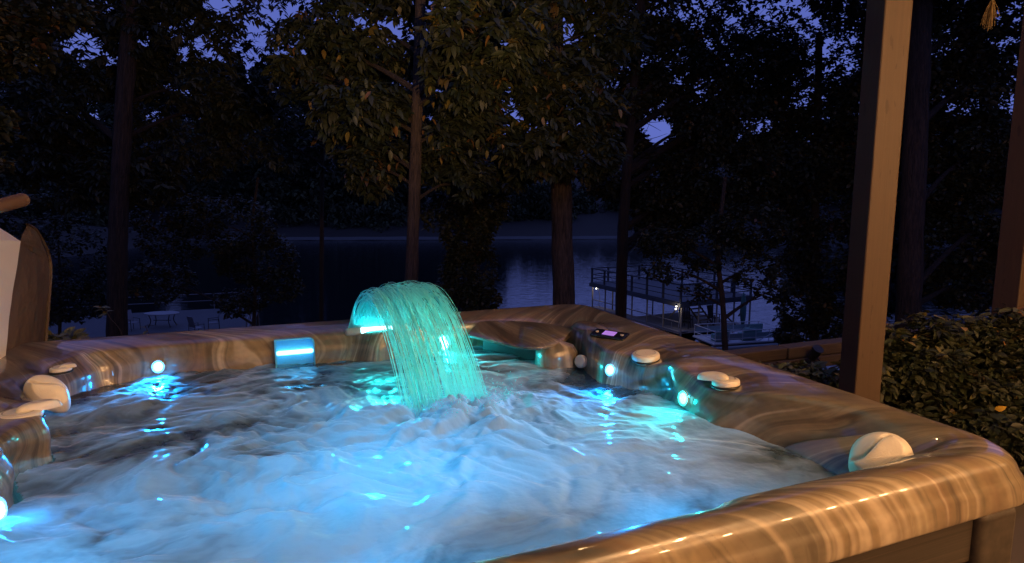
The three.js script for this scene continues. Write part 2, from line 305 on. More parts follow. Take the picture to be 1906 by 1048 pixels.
wallLamp([0.858, 0.838, -0.102], [-0.84, 0.2, 0.5], 0.0155, GLOW.blue, LIGHT.wall, 'blue lamp in the right wall, nearest the filter');
wallLamp([0.933, 0.823, 0.226], [-0.98, 0.1, 0.1], 0.0165, GLOW.teal, [LIGHT.teal[0], 0.06], 'teal lamp in the right wall below the valve dial', 0.011, 0.7);
wallLamp([-0.837, 0.812, 0.262], [0.97, 0.1, 0.2], 0.018, GLOW.blue, LIGHT.wall, 'blue lamp low on the left wall', 0.011, 0.07);
// unseen underwater lamps, placed to light the water blue: one in the near footwell wall, three smaller ones in the seat backs
for (const [p, n, s, li] of [[[0.02, 0.27, 0.37], [0, 0.12, -1], 1, LIGHT.under], [[-0.12, 0.6, 0.845], [0, 0, -1], 0.6, LIGHT.seat], [[0.5, 0.6, 0.845], [0, 0, -1], 0.6, LIGHT.seat], [[-0.79, 0.58, 0.5], [1, 0, 0], 0.6, LIGHT.seat]]) {
  const g = new THREE.Group(); g.name = 'unseen_underwater_lamp'; tub.add(g); face(g, p, n);
  part(g, 'lamp_lens', new THREE.SphereGeometry(0.055 * s, 30, 10, 0, 2 * PI, 0, PI / 2).rotateX(PI / 2).scale(1, 1, 0.3), GLOW.blue);
  part(g, 'lamp_ring', new THREE.TorusGeometry(0.062 * s, 0.008 * s, 10, 44), M.grey);
  const l = new THREE.PointLight(...li, 0, 2); l.position.set(0, 0.02, 0.05); l.castShadow = true; l.shadow.radius = 2; g.add(l);
}
// ------------------------------------------------------------------ lit window in the back wall
{
  const g = new THREE.Group(); g.name = 'lit_window'; g.userData.label = 'blue glass window with a bright bar lamp in the back wall'; tub.add(g); face(g, [-0.203, 0.833, -0.829], [0, 0.06, 1]);
  const w = 0.152, h = 0.122, r = 0.024, s = new THREE.Shape(); s.moveTo(-w / 2, -h / 2); s.lineTo(w / 2, -h / 2); s.lineTo(w / 2, h / 2 - r); s.quadraticCurveTo(w / 2, h / 2, w / 2 - r, h / 2); s.lineTo(-w / 2, h / 2); s.closePath();
  part(g, 'window_back', new THREE.ExtrudeGeometry(s, { depth: 0.004, bevelEnabled: false }), std([0.15, 0.45, 0.7], 0.4));
  const fr = new THREE.ExtrudeGeometry((() => { const o = s.clone(), hole = new THREE.Path(s.getPoints(8).map(p => p.clone().multiplyScalar(0.955))); o.holes.push(hole); return o; })(), { depth: 0.03, bevelEnabled: true, bevelSize: 0.0015, bevelThickness: 0.0015, bevelSegments: 1 });
  part(g, 'window_frame', fr, phys([0.1, 0.5, 0.75], 0.2, { clearcoat: 1, clearcoatRoughness: 0.1 }));
  part(g, 'bar_lamp', at(new THREE.CapsuleGeometry(0.0095, 0.125, 6, 14).rotateZ(PI / 2), 0, 0.004, 0.017), GLOW.white);
  const gl = part(g, 'window_pane', new THREE.ShapeGeometry(s), phys([0.45, 0.82, 1], 0.1, { transmission: 1, thickness: 0 })); gl.position.z = 0.0305;
  const l = new THREE.RectAreaLight(0x30b8ff, 13, 0.13, 0.02); l.position.set(0, 0.004, 0.029); l.rotation.y = PI; g.add(l);
}
// ------------------------------------------------------------------ fountain nozzle with its lamp strip
const NOZ = [0.143, 0.899, -0.836];
{
  const g = new THREE.Group(); g.name = 'fountain_nozzle'; g.userData.label = 'grey slot nozzle with a white lamp strip on the back rim'; tub.add(g); face(g, NOZ, [0, 0.42, 1]);
  part(g, 'nozzle_body', at(new RoundedBoxGeometry(0.285, 0.034, 0.03, 4, 0.014), 0, 0, 0), M.grey);
  part(g, 'lamp_strip', at(new RoundedBoxGeometry(0.135, 0.024, 0.006, 3, 0.003), -0.01, -0.001, 0.0155), GLOW.white);
  part(g, 'nozzle_slot', at(box(0.262, 0.006, 0.02, 0.002), 0, 0.0165, -0.002), M.dark);
  const comb = []; for (let i = 0; i < 50; i++) comb.push(at(box(0.0028, 0.006, 0.006, 0.0008), -0.129 + i * 0.00527, 0.019, 0.007));
  part(g, 'nozzle_comb', comb, M.grey).userData.kind = 'stuff';
  const l = new THREE.RectAreaLight(0x18e4ec, 40, 0.13, 0.022); l.position.set(-0.01, 0, 0.022); l.rotation.y = PI; g.add(l);
  const s = new THREE.SpotLight(...LIGHT.curtain, 0, 0.5, 0.6, 2); s.position.set(-0.01, 0, 0.022); s.target.position.set(0.08, -0.42, 1); s.castShadow = true; s.shadow.radius = 1; g.add(s, s.target);
}
for (const [x, k] of [[0.06, 1], [0.15, 1], [0.235, 1]]) {                 // the slot throws its light up along the water
  const l = new THREE.SpotLight(LIGHT.nozzle[0], LIGHT.nozzle[1] * k, 0, 0.62, 0.6, 2); l.position.set(x, 0.918, -0.85); l.target.position.set(x + 0.03, 1.2, -0.6); l.castShadow = true; scene.add(l, l.target);
}
// ------------------------------------------------------------------ filter lid, its column, control pod
{
  const L0 = [0.505, 0.88, -0.70], F0 = [0.68, 0.882, -0.37], R0 = [0.835, 0.89, -0.43], BL = [0.62, 0.897, -0.875], BR = [0.945, 0.893, -0.56];
  const front = new THREE.CatmullRomCurve3([L0, [0.56, 0.881, -0.575], [0.62, 0.881, -0.46], F0, [0.755, 0.886, -0.378], R0].map(p => new V3(...p)));
  const backC = new THREE.CatmullRomCurve3([BL, [0.75, 0.893, -0.83], [0.88, 0.893, -0.72], BR].map(p => new V3(...p)));
  const surf = (u, v) => { const f = front.getPoint(u), b = backC.getPoint(u), p = b.lerp(f, v); p.y += 0.01 * Math.sin(PI * v) * Math.sin(PI * u) * (u > 0.45 ? 1 : 0.5) - 0.008 * Math.exp(-(((u - 0.42) / 0.1) ** 2)) * Math.sin(PI * v * 0.8); return p; };
  const T = 0.012;
  const lid = grid(60, 60, (u, v) => { const k = v * 2; let p; if (k <= 1) { p = surf(u, k); p.y -= 0.009 * Math.pow(k, 14); } else { p = surf(u, 2 - k); p.y -= T + 0.009; } return [p.x, p.y, p.z, p.x / TL * 1.6 + 0.62, p.z * 0.5 + 0.2]; });
  part(tub, 'filter_lid', lid, M.shell);
  part(tub, 'lid_shade_slab', at(box(0.36, 0.2, 0.03, 0.006), 0.7, 0.77, -0.62, 0, -1.013), M.dark);  // dark slab stands in for the shade under the filter lid
  part(tub, 'lid_column', grid(40, 14, (u, v) => { const a = u * 2 * PI, e = Math.min(1, v / 0.14), r = mix(0.068, 0.092, v) * Math.pow(Math.sin(e * PI / 2), 0.6) + 0.0005, y = mix(0.876, 0.62, v) - (1 - Math.sqrt(1 - (1 - e) ** 2)) * 0; return [0.8 + r * 1.15 * Math.sign(Math.cos(a)) * Math.pow(Math.abs(Math.cos(a)), 0.75), y + 0.012 * Math.cos(e * PI / 2), -0.43 + r * Math.sign(Math.sin(a)) * Math.pow(Math.abs(Math.sin(a)), 0.75), u * 0.12 + 0.2, v * 0.2]; }), M.shell);
  part(tub, 'control_pod', grid(48, 16, (u, v) => { const a = u * 2 * PI, r = Math.pow(Math.sin(v * PI / 2), 0.7), y = Math.cos(v * PI / 2); const x = 0.055 * r * Math.cos(a), z = 0.115 * r * Math.sin(a); return [0.975 + x + 0.12 * z, 0.902 + 0.036 * y, -0.455 + z, u * 0.08, v * 0.1 + 0.3]; }), M.shell);
  const p = new THREE.Group(); p.name = 'control_panel'; p.userData.label = 'black control panel with a lit violet screen'; tub.add(p); face(p, [0.972, 0.919, -0.3], [-0.2, 0.97, 0.14]); p.rotateZ(-0.05);
  part(p, 'panel_face', new RoundedBoxGeometry(0.15, 0.062, 0.012, 3, 0.006), M.black);
  part(p, 'screen', at(box(0.052, 0.034, 0.002), 0.0, 0, 0.0066), new THREE.MeshStandardMaterial({ color: col(0.1, 0.06, 0.14), emissive: col(0.36, 0.17, 0.62), roughness: 0.2 }));
  for (const s of [-1, 1]) part(p, 'panel_button', at(new THREE.CylinderGeometry(0.007, 0.007, 0.003, 18).rotateX(PI / 2), s * 0.055, 0, 0.0065), M.grey);
}
// ------------------------------------------------------------------ churning water in the tub
const LAND = [0.25, 0.0];
const puff = (X, Z, f, s) => { let q = 0, a2 = 1, n = 0; for (let i = 0; i < 4; i++) { q += a2 * Math.abs(noise(X * f + s, i * 3 + s, Z * f)) * 2; n += a2; a2 *= 0.55; f *= 2.1; } return q / n - 0.5; };
function churn(x, z) {
  const w1 = fbm(x * 2.2, z * 2.2, 3, 3), w2 = fbm(x * 2.2, z * 2.2, 13, 3), X = x + 0.16 * w1, Z = z + 0.16 * w2;
  const calm = sstep(0.2, 0.75, x + 0.3 * z) * 0.45 + sstep(0.35, 0.8, z) * 0.3;
  const r = Math.hypot(x - LAND[0], (z - LAND[1]) * 0.9), ridge = 1 - Math.abs(noise(X * 4.1, 7, Z * 4.6)) * 2;
  let y = (0.013 * fbm(X * 3.3, 1, Z * 3.8, 4, 0.55) + 0.007 * ridge) * (1 - calm * 0.75);
  const boil = 0.35 + 0.65 * sstep(0.75, 0.15, Math.hypot((x - 0.15) * 0.8, z - 0.1));
  y += 0.05 * puff(X, Z, 4.2, 2) * boil * (1 - calm * 0.6);
  y += 0.0032 * fbm(X * 15, 4, Z * 19, 3) * (1 - calm * 0.6);
  y += 0.046 * Math.exp(-((r / 0.21) ** 2)) + 0.075 * Math.exp(-((r / 0.2) ** 2)) * puff(X, Z, 7, 5);
  y += 0.012 * Math.exp(-((Math.hypot(x - 0.02, z + 0.12) / 0.12) ** 2)) + 0.01 * Math.exp(-((Math.hypot(x + 0.3, z - 0.15) / 0.16) ** 2));
  y += 0.0011 * fbm(x * 46, 3, z * 60, 2) * sstep(0.45, 0.2, Math.abs(Math.hypot(x - 0.75, z + 0.02) - 0.1));
  return y;
}
function foam(x, z) {
  const w1 = fbm(x * 1.9, z * 2.3, 3, 4), w2 = fbm(x * 1.9, z * 2.3, 13, 4), X = x + 0.3 * w1, Z = z + 0.24 * w2;
  const r = Math.hypot(x - LAND[0], z - LAND[1]), a = fbm(X * 2.6, 1, Z * 4.2, 5, 0.55), b = fbm(X * 9, 6, Z * 16, 4, 0.6);
  let k = 0.53 + 0.5 * a + 0.26 * b + 0.55 * Math.exp(-((r / 0.34) ** 2)) + 0.3 * sstep(-0.2, 0.35, z) - 0.28 * sstep(-0.45, -0.75, z) - 0.5 * sstep(0.52, 0.8, x - 0.35 * Math.max(0, z)) - 0.22 * sstep(-0.35, -0.7, x);
  k += 0.45 * Math.exp(-((Math.hypot((x - 0.62) * 0.8, z - 0.42) / 0.2) ** 2));
  const q1 = fbm(x * 2.2, z * 2.2, 3, 3), q2 = fbm(x * 2.2, z * 2.2, 13, 3);
  k += 0.5 * puff(x + 0.16 * q1, z + 0.16 * q2, 4.2, 2) + 0.06;
  return clamp(k);
}
const extent = [[-1.0, 1.08], [-0.92, 1.0]];
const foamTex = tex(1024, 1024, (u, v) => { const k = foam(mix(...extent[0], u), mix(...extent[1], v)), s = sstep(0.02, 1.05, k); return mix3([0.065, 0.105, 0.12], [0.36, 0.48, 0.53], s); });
const foamRough = tex(512, 512, (u, v) => { const k = foam(mix(...extent[0], u), mix(...extent[1], v)); return [1, mix(0.16, 1, sstep(0.05, 0.5, k)), 0]; }, false);
const foamBump = tex(1024, 1024, (u, v) => { const n = 0.5 + 0.28 * fbm(u * 60, v * 62, 3, 4, 0.7); return [n, n, n]; }, false);
const waterMat = phys([1, 1, 1], 1, { map: foamTex, roughnessMap: foamRough, transmission: 0.5, thickness: 0, ior: 1.33, bumpMap: foamBump, bumpScale: 0.0035, clearcoat: 0.6, clearcoatRoughness: 0.08, side: THREE.DoubleSide });
{
  const poly = []; for (let i = 0; i < columns.length - 1; i += 3) { const [k, c, t] = columns[i]; poly.push(rimPoint(k, c, t, wallInset(k, c, t) - 0.004)); }
  const inside = (x, z) => { let r = false; for (let i = 0, j = poly.length - 1; i < poly.length; j = i++) { const [a, b] = poly[i], [c, d] = poly[j]; if (b > z !== d > z && x < (c - a) * (z - b) / (d - b) + a) r = !r; } return r; };
  const n = 290, m = 270, P = [], U = [], I = [], ok = [];
  for (let j = 0; j <= m; j++) for (let i = 0; i <= n; i++) { const u = i / n, v = j / m, x = mix(...extent[0], u), z = mix(...extent[1], v); P.push(x, WL + churn(x, z), z); U.push(u, v); ok.push(inside(x, z)); }
  for (let j = 0; j < m; j++) for (let i = 0; i < n; i++) { const a = j * (n + 1) + i, b = a + 1, c = a + n + 1, d = c + 1; if (ok[a] || ok[b] || ok[c] || ok[d]) I.push(a, c, d, a, d, b); }
  const g = new THREE.BufferGeometry(); g.setAttribute('position', new THREE.Float32BufferAttribute(P, 3)); g.setAttribute('uv', new THREE.Float32BufferAttribute(U, 2)); g.setIndex(I); g.computeVertexNormals();
  struct('tub_water', g, waterMat, 'milky churning bubble filled water inside the hot tub');
}
// ------------------------------------------------------------------ the arching fountain, stream by stream
{
  const f = thing('water_fountain', 'glowing turquoise arch of thin water streams falling into the hot tub', 'fountain', [0.143, 0.91, -0.84]);
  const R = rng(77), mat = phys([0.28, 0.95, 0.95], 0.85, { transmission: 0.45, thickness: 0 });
  const drops = [];
  for (let i = 0; i < 280; i++) {
    const q = (i + R()) / 280, x0 = mix(-0.128, 0.128, q), h = 0.19 + 0.035 * Math.pow(R(), 2) - 0.02 * R() + 0.02 * Math.sin(q * 3), za = 0.34 + 0.035 * (R() - 0.5) + 0.02 * Math.sin(q * 5), dx = 0.09 + 0.03 * (R() - 0.5) + 0.02 * (q - 0.5);
    const drop = h + 0.12, fall = Math.sqrt(drop / h), end = za * (1 + fall), r0 = 0.0007 + 0.0009 * R(), ph = R() * 9;
    const pts = []; for (let k = 0; k <= 22; k++) { const s = k / 22 * (1 + fall), z = za * s, y = h * (1 - (s - 1) ** 2); pts.push([x0 + dx * s / (1 + fall), y, z]); }
    const c = new THREE.CatmullRomCurve3(pts.map(p => new V3(...p))), seg = 64, g = new THREE.TubeGeometry(c, seg, 1, 5), p = g.attributes.position, nn = g.attributes.normal;
    for (let v = 0; v < p.count; v++) { const k = Math.floor(v / 6) / seg, o = c.getPointAt(k), bead = sstep(0.4, 0.7, k); const r = r0 * (1 - 0.35 * k) * (1 + bead * 0.35 * Math.sin(k * 150 + ph) + bead * 0.2 * Math.sin(k * 61 + ph * 2)); p.setXYZ(v, o.x + nn.getX(v) * r, o.y + nn.getY(v) * r, o.z + nn.getZ(v) * r); }
    part(f, 'stream', g, mat);
    for (let k = 0; k < 7; k++) { const s = 0.3 + 0.7 * R(), o = c.getPointAt(s), j = 0.012 * s; drops.push(at(new THREE.IcosahedronGeometry(0.0009 + 0.0012 * R(), 0), o.x + (R() - 0.5) * j * 2, o.y + (R() - 0.5) * j, o.z + (R() - 0.5) * j * 2)); }
  }
  for (let k = 0; k < 700; k++) { const a = R() * 2 * PI, r = 0.03 + 0.17 * Math.pow(R(), 0.7); drops.push(at(new THREE.IcosahedronGeometry(0.0008 + 0.0014 * R(), 0), 0.11 + r * Math.cos(a) * 1.1, -0.13 + 0.05 + 0.09 * R() * R(), 0.84 + r * Math.sin(a) * 0.7)); }
  const d = part(f, 'droplets', drops, mat); d.userData.kind = 'stuff';
}
// ------------------------------------------------------------------ porch over the terrace: posts, with roof, house wall and lamps out of view
const POST_TURN = -0.29;
function porchPost(x, z, w, label) {
  const t = thing('porch_post', label, 'post', [x, -0.02, z], POST_TURN, 'porch posts');
  part(t, 'shaft', at(box(w, 2.95, w, 0.008), 0, 1.475, 0), M.post);
  part(t, 'foot_plate', at(box(w + 0.05, 0.02, w + 0.05, 0.004), 0, 0.01, 0), M.rail);
}
porchPost(2.325, -0.235, 0.13, 'brown wooden porch post, the nearer one left of the hedge');
porchPost(3.99, -0.5, 0.18, 'brown wooden porch post at the right edge, behind the hedge');
{
  const roof = thing('unseen_porch_roof', 'unseen boarded porch roof carried by the brown posts', 'roof', [0, 2.93, 0]);  // out of view, placed to keep sky light off the tub
  const g = box(9.2, 0.022, 0.16, 0.003);
  for (let i = 0; i < 34; i++) part(roof, 'board', g, M.paleWood).position.set(1.2, 0.012, 4.75 - i * 0.166);
  part(roof, 'eave_board', at(box(9.2, 0.2, 0.035, 0.004), 1.2, 0.06, -0.88), M.post);
  part(roof, 'roof_sheet', at(box(9.2, 0.03, 5.7), 1.2, 0.06, 1.98), M.dark);
  const wall = thing('unseen_house_wall', 'unseen tan clapboard house wall behind the terrace', 'wall', [1.2, 0, 4.86]);  // out of view, blocks sky light from behind the terrace
  const sd = std([0.24, 0.19, 0.14], 0.7), bd = box(9.2, 0.165, 0.02, 0.003);
  part(wall, 'backing', at(box(9.2, 2.9, 0.1), 0, 1.45, 0.06), M.dark);
  for (let i = 0; i < 18; i++) { const b = part(wall, 'clapboard', bd, sd); b.position.set(0, 0.08 + i * 0.16, 0); b.rotation.x = -0.06; }
}
const bulbMat = new THREE.MeshStandardMaterial({ color: col(0.8, 0.7, 0.5), emissive: col(1, 0.6, 0.28), emissiveIntensity: 320 });
{
  const t = thing('unseen_string_lights', 'unseen string of warm bulb lamps hung across the porch behind the camera', 'string lights', [2.3, 2.42, 3.5]);  // out of view, placed to light the front rim and near post
  const P = []; for (let k = 0; k <= 10; k++) P.push([-1.9 + k * 0.4, -0.16 * Math.sin(PI * k / 10) - 0.03 * (k % 2 ? 0 : 1), 0.25 * Math.sin(k * 0.7)]);
  part(t, 'cord', tube(P, 0.005, 0.005, 90, 6), M.dark);
  for (const k of [0, 10]) part(t, 'hook', rod(P[k], [P[k][0], 0.5, P[k][2]], 0.004, 0.004, 6), M.dark);
  for (let k = 0; k <= 10; k++) {
    const p = [P[k][0], P[k][1] - 0.08, P[k][2]];
    part(t, 'socket', at(new THREE.CylinderGeometry(0.014, 0.017, 0.045, 12), P[k][0], P[k][1] - 0.022, P[k][2]), M.dark);
    part(t, 'lamp_bulb', new THREE.SphereGeometry(0.034, 18, 12), bulbMat).position.set(...p);
    const l = new THREE.PointLight(...LIGHT.unseenBulbs, 0, 2); l.position.set(...p); l.shadow.radius = 1.7; l.castShadow = true; t.add(l);
  }
}
{
  const t = thing('unseen_ceiling_lamp', 'unseen four bulb lamp on the porch ceiling behind the tub', 'lamp', [1.62, 2.93, 2.35]);  // out of view, placed to light the water and rim tops
  part(t, 'lamp_plate', at(new THREE.CylinderGeometry(0.09, 0.09, 0.02, 28), 0, -0.012, 0), M.chrome);
  for (let k = 0; k < 4; k++) {
    const a = k * PI / 2 + 0.5, p = [0.2 * Math.cos(a), -0.17, 0.2 * Math.sin(a)];
    part(t, 'lamp_arm', tube([[0, -0.02, 0], [p[0] * 0.6, -0.06, p[2] * 0.6], [p[0], -0.12, p[2]]], 0.008, 0.008, 12, 8), M.chrome);
    part(t, 'lamp_bulb', new THREE.SphereGeometry(0.03, 16, 12), bulbMat).position.set(...p);
    const l = new THREE.PointLight(...LIGHT.ceiling, 0, 2); l.position.set(...p); l.shadow.radius = 1.3; l.castShadow = true; t.add(l);
  }
}
{
  const t = thing('unseen_flood_lamp', 'unseen small flood lamp under the porch eave, placed to light the trees', 'lamp', [1.3, 2.72, -0.8]);  // out of view, placed to light the middle trees
  const aim = [2.5, 6.4, -11];
  part(t, 'lamp_arm', rod([0, 0.2, 0], [0, 0.05, 0], 0.012), M.dark);
  const can = part(t, 'lamp_can', new THREE.CylinderGeometry(0.05, 0.065, 0.12, 20, 1, true).rotateX(-PI / 2), M.dark); can.lookAt(...aim);
  const lens = part(t, 'lamp_lens', new THREE.CircleGeometry(0.048, 24), bulbMat); lens.position.set(0.004, 0.012, -0.05); lens.lookAt(...aim);
  const s = new THREE.SpotLight(LIGHT.flood[0], LIGHT.flood[1], 0, 0.62, 0.9, 2); s.position.set(1.3 + 0.008, 2.735, -0.8 - 0.075); s.target.position.set(...aim); s.castShadow = true; s.shadow.radius = 2; scene.add(s, s.target);
}
// ------------------------------------------------------------------ folded tub cover at the left with its lifter bar
{
  const t = thing('tub_cover', 'folded tub cover standing upright, pale vinyl face and brown skirt', 'tub cover', [-1.3, 0, -0.4]);
  const vinyl = phys([0.74, 0.69, 0.6], 0.55, { bumpScale: 0.004, bumpMap: tex(256, 256, (u, v) => { const n = 0.5 + 0.5 * fbm(u * 6, v * 3, 3, 4); return [n, n, n]; }, false) });
  const brown = phys([0.085, 0.06, 0.045], 0.6, { bumpScale: 0.008, bumpMap: tex(256, 256, (u, v) => { const n = 0.5 + 0.5 * fbm(u * 5, v * 5, 8, 4); return [n, n, n]; }, false) });
  const quad = (p, b = 0) => grid(24, 24, (u, v) => { const q = [0, 1, 2].map(k => mix(mix(p[0][k], p[1][k], u), mix(p[3][k], p[2][k], u), v)), s = Math.sin(PI * u) * Math.sin(PI * v) * b; return [q[0] + s + 0.3 * b * fbm(u * 3, v * 3, 1, 2), q[1], q[2] + s, u, v]; });
  const o = t.position, loc = a => [a[0] - o.x, a[1] - o.y, a[2] - o.z];
  const f1 = loc([-1.15, 0.78, -0.7]), f2 = loc([-1.165, 1.3, -1.09]), n2 = loc([-1.09, 1.4, 0.3]), n1 = loc([-1.19, 0.7, 0.7]);
  const back = a => [a[0] - 0.1, a[1] + 0.03, a[2] - 0.03];
  part(t, 'pale_face', quad([f1, n1, n2, f2], 0.015), vinyl);
  part(t, 'top_edge', quad([f2, n2, back(n2).map((v, k) => v + [0, 0.05, 0][k]), back(f2).map((v, k) => v + [0, 0.05, 0][k])], 0.004), vinyl);
  part(t, 'rear_face', quad([back(n1), back(f1), back(f2), back(n2)], 0.01), brown);
  const k1 = loc([-1.17, 0.74, -0.74]), k2 = loc([-1.175, 1.285, -1.1]), k3 = loc([-1.16, 1.36, -1.17]), k4 = loc([-1.16, 1.33, -1.27]), k5 = loc([-1.17, 1.19, -1.43]), k6 = loc([-1.17, 0.78, -1.22]);
  const sk = (a, b, c, d, e, z) => quad([a, b, c, d].map(p => [p[0] + e, p[1], p[2] + z]), 0.02);
  part(t, 'skirt', [sk(k1, k6, k5, k2, 0, 0), quad([k2, k5, k4, k3], 0.008), sk(k6, k1, k2, k5, -0.03, -0.01)], brown);
  part(t, 'seam', tube([k6, [mix(k6[0], k5[0], 0.5) + 0.006, mix(k6[1], k5[1], 0.5), mix(k6[2], k5[2], 0.5) + 0.008], k5, k4, k3], 0.006, 0.006, 30, 6), brown);
  const bar = solo('lifter_bar', tube([[-1.5, 1.25, -0.35], [-1.28, 1.385, -0.8], [-1.14, 1.455, -1.07]], 0.024, 0.026, 20, 14), std([0.1, 0.055, 0.03], 0.8), 'round brown foam covered bar above the folded tub cover', 'bar');
  part(bar, 'end_cap', at(new THREE.SphereGeometry(0.0262, 16, 10), -1.14, 1.455, -1.07), std([0.14, 0.085, 0.05], 0.7));
}
// ------------------------------------------------------------------ leaves
function leafGeo(l, w, fold = 0.25, droop = 0.15) {        // a pointed leaf along +x, folded on its midrib
  const P = [], I = [], n = 4; for (let i = 0; i <= n; i++) { const t = i / n, h = w / 2 * Math.pow(Math.sin(PI * Math.pow(t, 0.8)), 0.8), y = -droop * l * t * t; P.push(t * l, y, 0, t * l, y + h * fold, h, t * l, y + h * fold, -h); }
  for (let i = 0; i < n; i++) { const a = i * 3, b = a + 3; if (i === 0) I.push(a, a + 4, b, a, b, a + 5); else if (i === n - 1) I.push(a, a + 1, b, a, b, a + 2); else I.push(a, a + 1, b + 1, a, b + 1, b, a, b, b + 2, a, b + 2, a + 2); }
  const g = new THREE.BufferGeometry(); g.setAttribute('position', new THREE.Float32BufferAttribute(P, 3)); g.setAttribute('uv', new THREE.Float32BufferAttribute(new Float32Array(P.length / 3 * 2), 2)); g.setIndex(I); g.computeVertexNormals(); return g;
}
function sprayGeo(seed, n, l, w, spread) {                 // a twig end: leaves splayed round a short drooping stem
  const R = rng(seed), gs = [];
  for (let i = 0; i < n; i++) { const k = 0.8 + 0.45 * R(), g = leafGeo(l * k, w * k, 0.15 + 0.3 * R(), 0.1 + 0.35 * R()); const a = i / n * 2 * PI * 1.618 * 2 + R(), up = 0.5 - 1.3 * R(); g.rotateX((R() - 0.5) * 1.4); g.rotateZ(up); g.rotateY(a); g.translate(spread * (R() - 0.5), spread * (R() - 0.6), spread * (R() - 0.5)); gs.push(g); }
  return mergeGeometries(gs);
}
const sprays = { hickory: sprayGeo(3, 7, 0.17, 0.062, 0.1), maple: sprayGeo(5, 8, 0.12, 0.075, 0.16), fine: sprayGeo(8, 14, 0.085, 0.05, 0.3), far: sprayGeo(9, 12, 1.0, 0.5, 2.2), pine: sprayGeo(12, 22, 0.7, 0.06, 0.5), hedge: sprayGeo(15, 8, 0.045, 0.02, 0.05) };
const leafColours = [[0.04, 0.052, 0.02], [0.055, 0.062, 0.024], [0.035, 0.045, 0.02], [0.07, 0.068, 0.026], [0.05, 0.05, 0.022]];
const autumn = [[0.2, 0.1, 0.022], [0.24, 0.15, 0.03], [0.15, 0.075, 0.025], [0.17, 0.13, 0.03]];
const whiteLeaf = std([1, 1, 1], 0.6, { side: THREE.DoubleSide }), farLeaf = std([1, 1, 1], 0.9, { side: THREE.DoubleSide });
const _m = new THREE.Matrix4(), _q = new THREE.Quaternion(), _e = new THREE.Euler(), _s = new V3(), _p = new V3();
// scatter sprays through blobs [x, y, z, rx, ry, rz, count]; gaps come from a coarse noise field
function foliage(parent, name, blobs, geo, mat, R, { size = 1, gap = 0.06, gscale = 1.1, yellow = 0.02, tint = 1, green = 1, hollow = 0.3, more = 1.5 } = {}) {
  const ms = [], cs = [];
  for (const [x, y, z, rx, ry, rz, n] of blobs) for (let i = 0; i < n * more; i++) {
    const a = R() * 2 * PI, c = 2 * R() - 1, s = Math.sqrt(1 - c * c), r = Math.cbrt(hollow + (1 - hollow) * R());
    const px = x + rx * r * s * Math.cos(a), py = y + ry * r * c, pz = z + rz * r * s * Math.sin(a);
    if (fbm(px / gscale, py / gscale, pz / gscale, 2) < gap - 0.38 + 0.25 * (1 - r)) { R(); R(); R(); R(); continue; }
    const k = size * (0.75 + 0.55 * R());
    ms.push(_m.compose(_p.set(px, py, pz), _q.setFromEuler(_e.set((R() - 0.5) * 0.9, R() * 2 * PI, (R() - 0.5) * 0.9)), _s.set(k, k, k)).clone());
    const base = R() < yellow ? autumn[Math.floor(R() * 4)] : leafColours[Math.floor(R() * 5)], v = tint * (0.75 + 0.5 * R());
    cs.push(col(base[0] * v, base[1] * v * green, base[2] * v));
  }
  const im = new THREE.InstancedMesh(geo, mat, ms.length); im.name = name; im.castShadow = im.receiveShadow = true;
  ms.forEach((q, i) => { im.setMatrixAt(i, q); im.setColorAt(i, cs[i]); }); im.userData.kind = 'stuff'; parent.add(im); return im;
}
const looseLeaf = leafGeo(0.19, 0.078, 0.3, 0.22), yellowLeafMats = autumn.map(c => std(c, 0.55, { side: THREE.DoubleSide })), litGreenLeafMats = [[0.075, 0.075, 0.027], [0.1, 0.088, 0.03], [0.055, 0.063, 0.025]].map(c => std(c, 0.55, { side: THREE.DoubleSide }));  // loose leaf greens brighter than the crown, lit look put into the colour
function looseLeaves(parent, blobs, n, R, share, size = 1) {  // single leaves on the near side of the crown
  for (let i = 0; i < n; i++) {
    const b = blobs[Math.floor(R() * blobs.length)], a = R() * 2 * PI, c = 1.6 * R() - 0.9, s = Math.sqrt(Math.max(0, 1 - c * c)), ca = Math.cos(a), sa = Math.sin(a);
    const ux = s * ca, uz = s * sa, back = Math.max(0, ux * OUT.x + uz * OUT.z);
    const m = part(parent, 'leaf', looseLeaf, R() < share ? yellowLeafMats[Math.floor(R() * 4)] : litGreenLeafMats[Math.floor(R() * 3)]);
    m.position.set(b[0] + b[3] * 1.02 * (ux - 1.7 * back * OUT.x), b[1] + b[4] * 1.02 * c, b[2] + b[5] * 1.02 * (uz - 1.7 * back * OUT.z));
    m.rotation.set((R() - 0.5) * 1.6, R() * 2 * PI, -0.3 - 0.9 * R()); m.scale.setScalar(size * (0.7 + 0.6 * R()));
  }
}
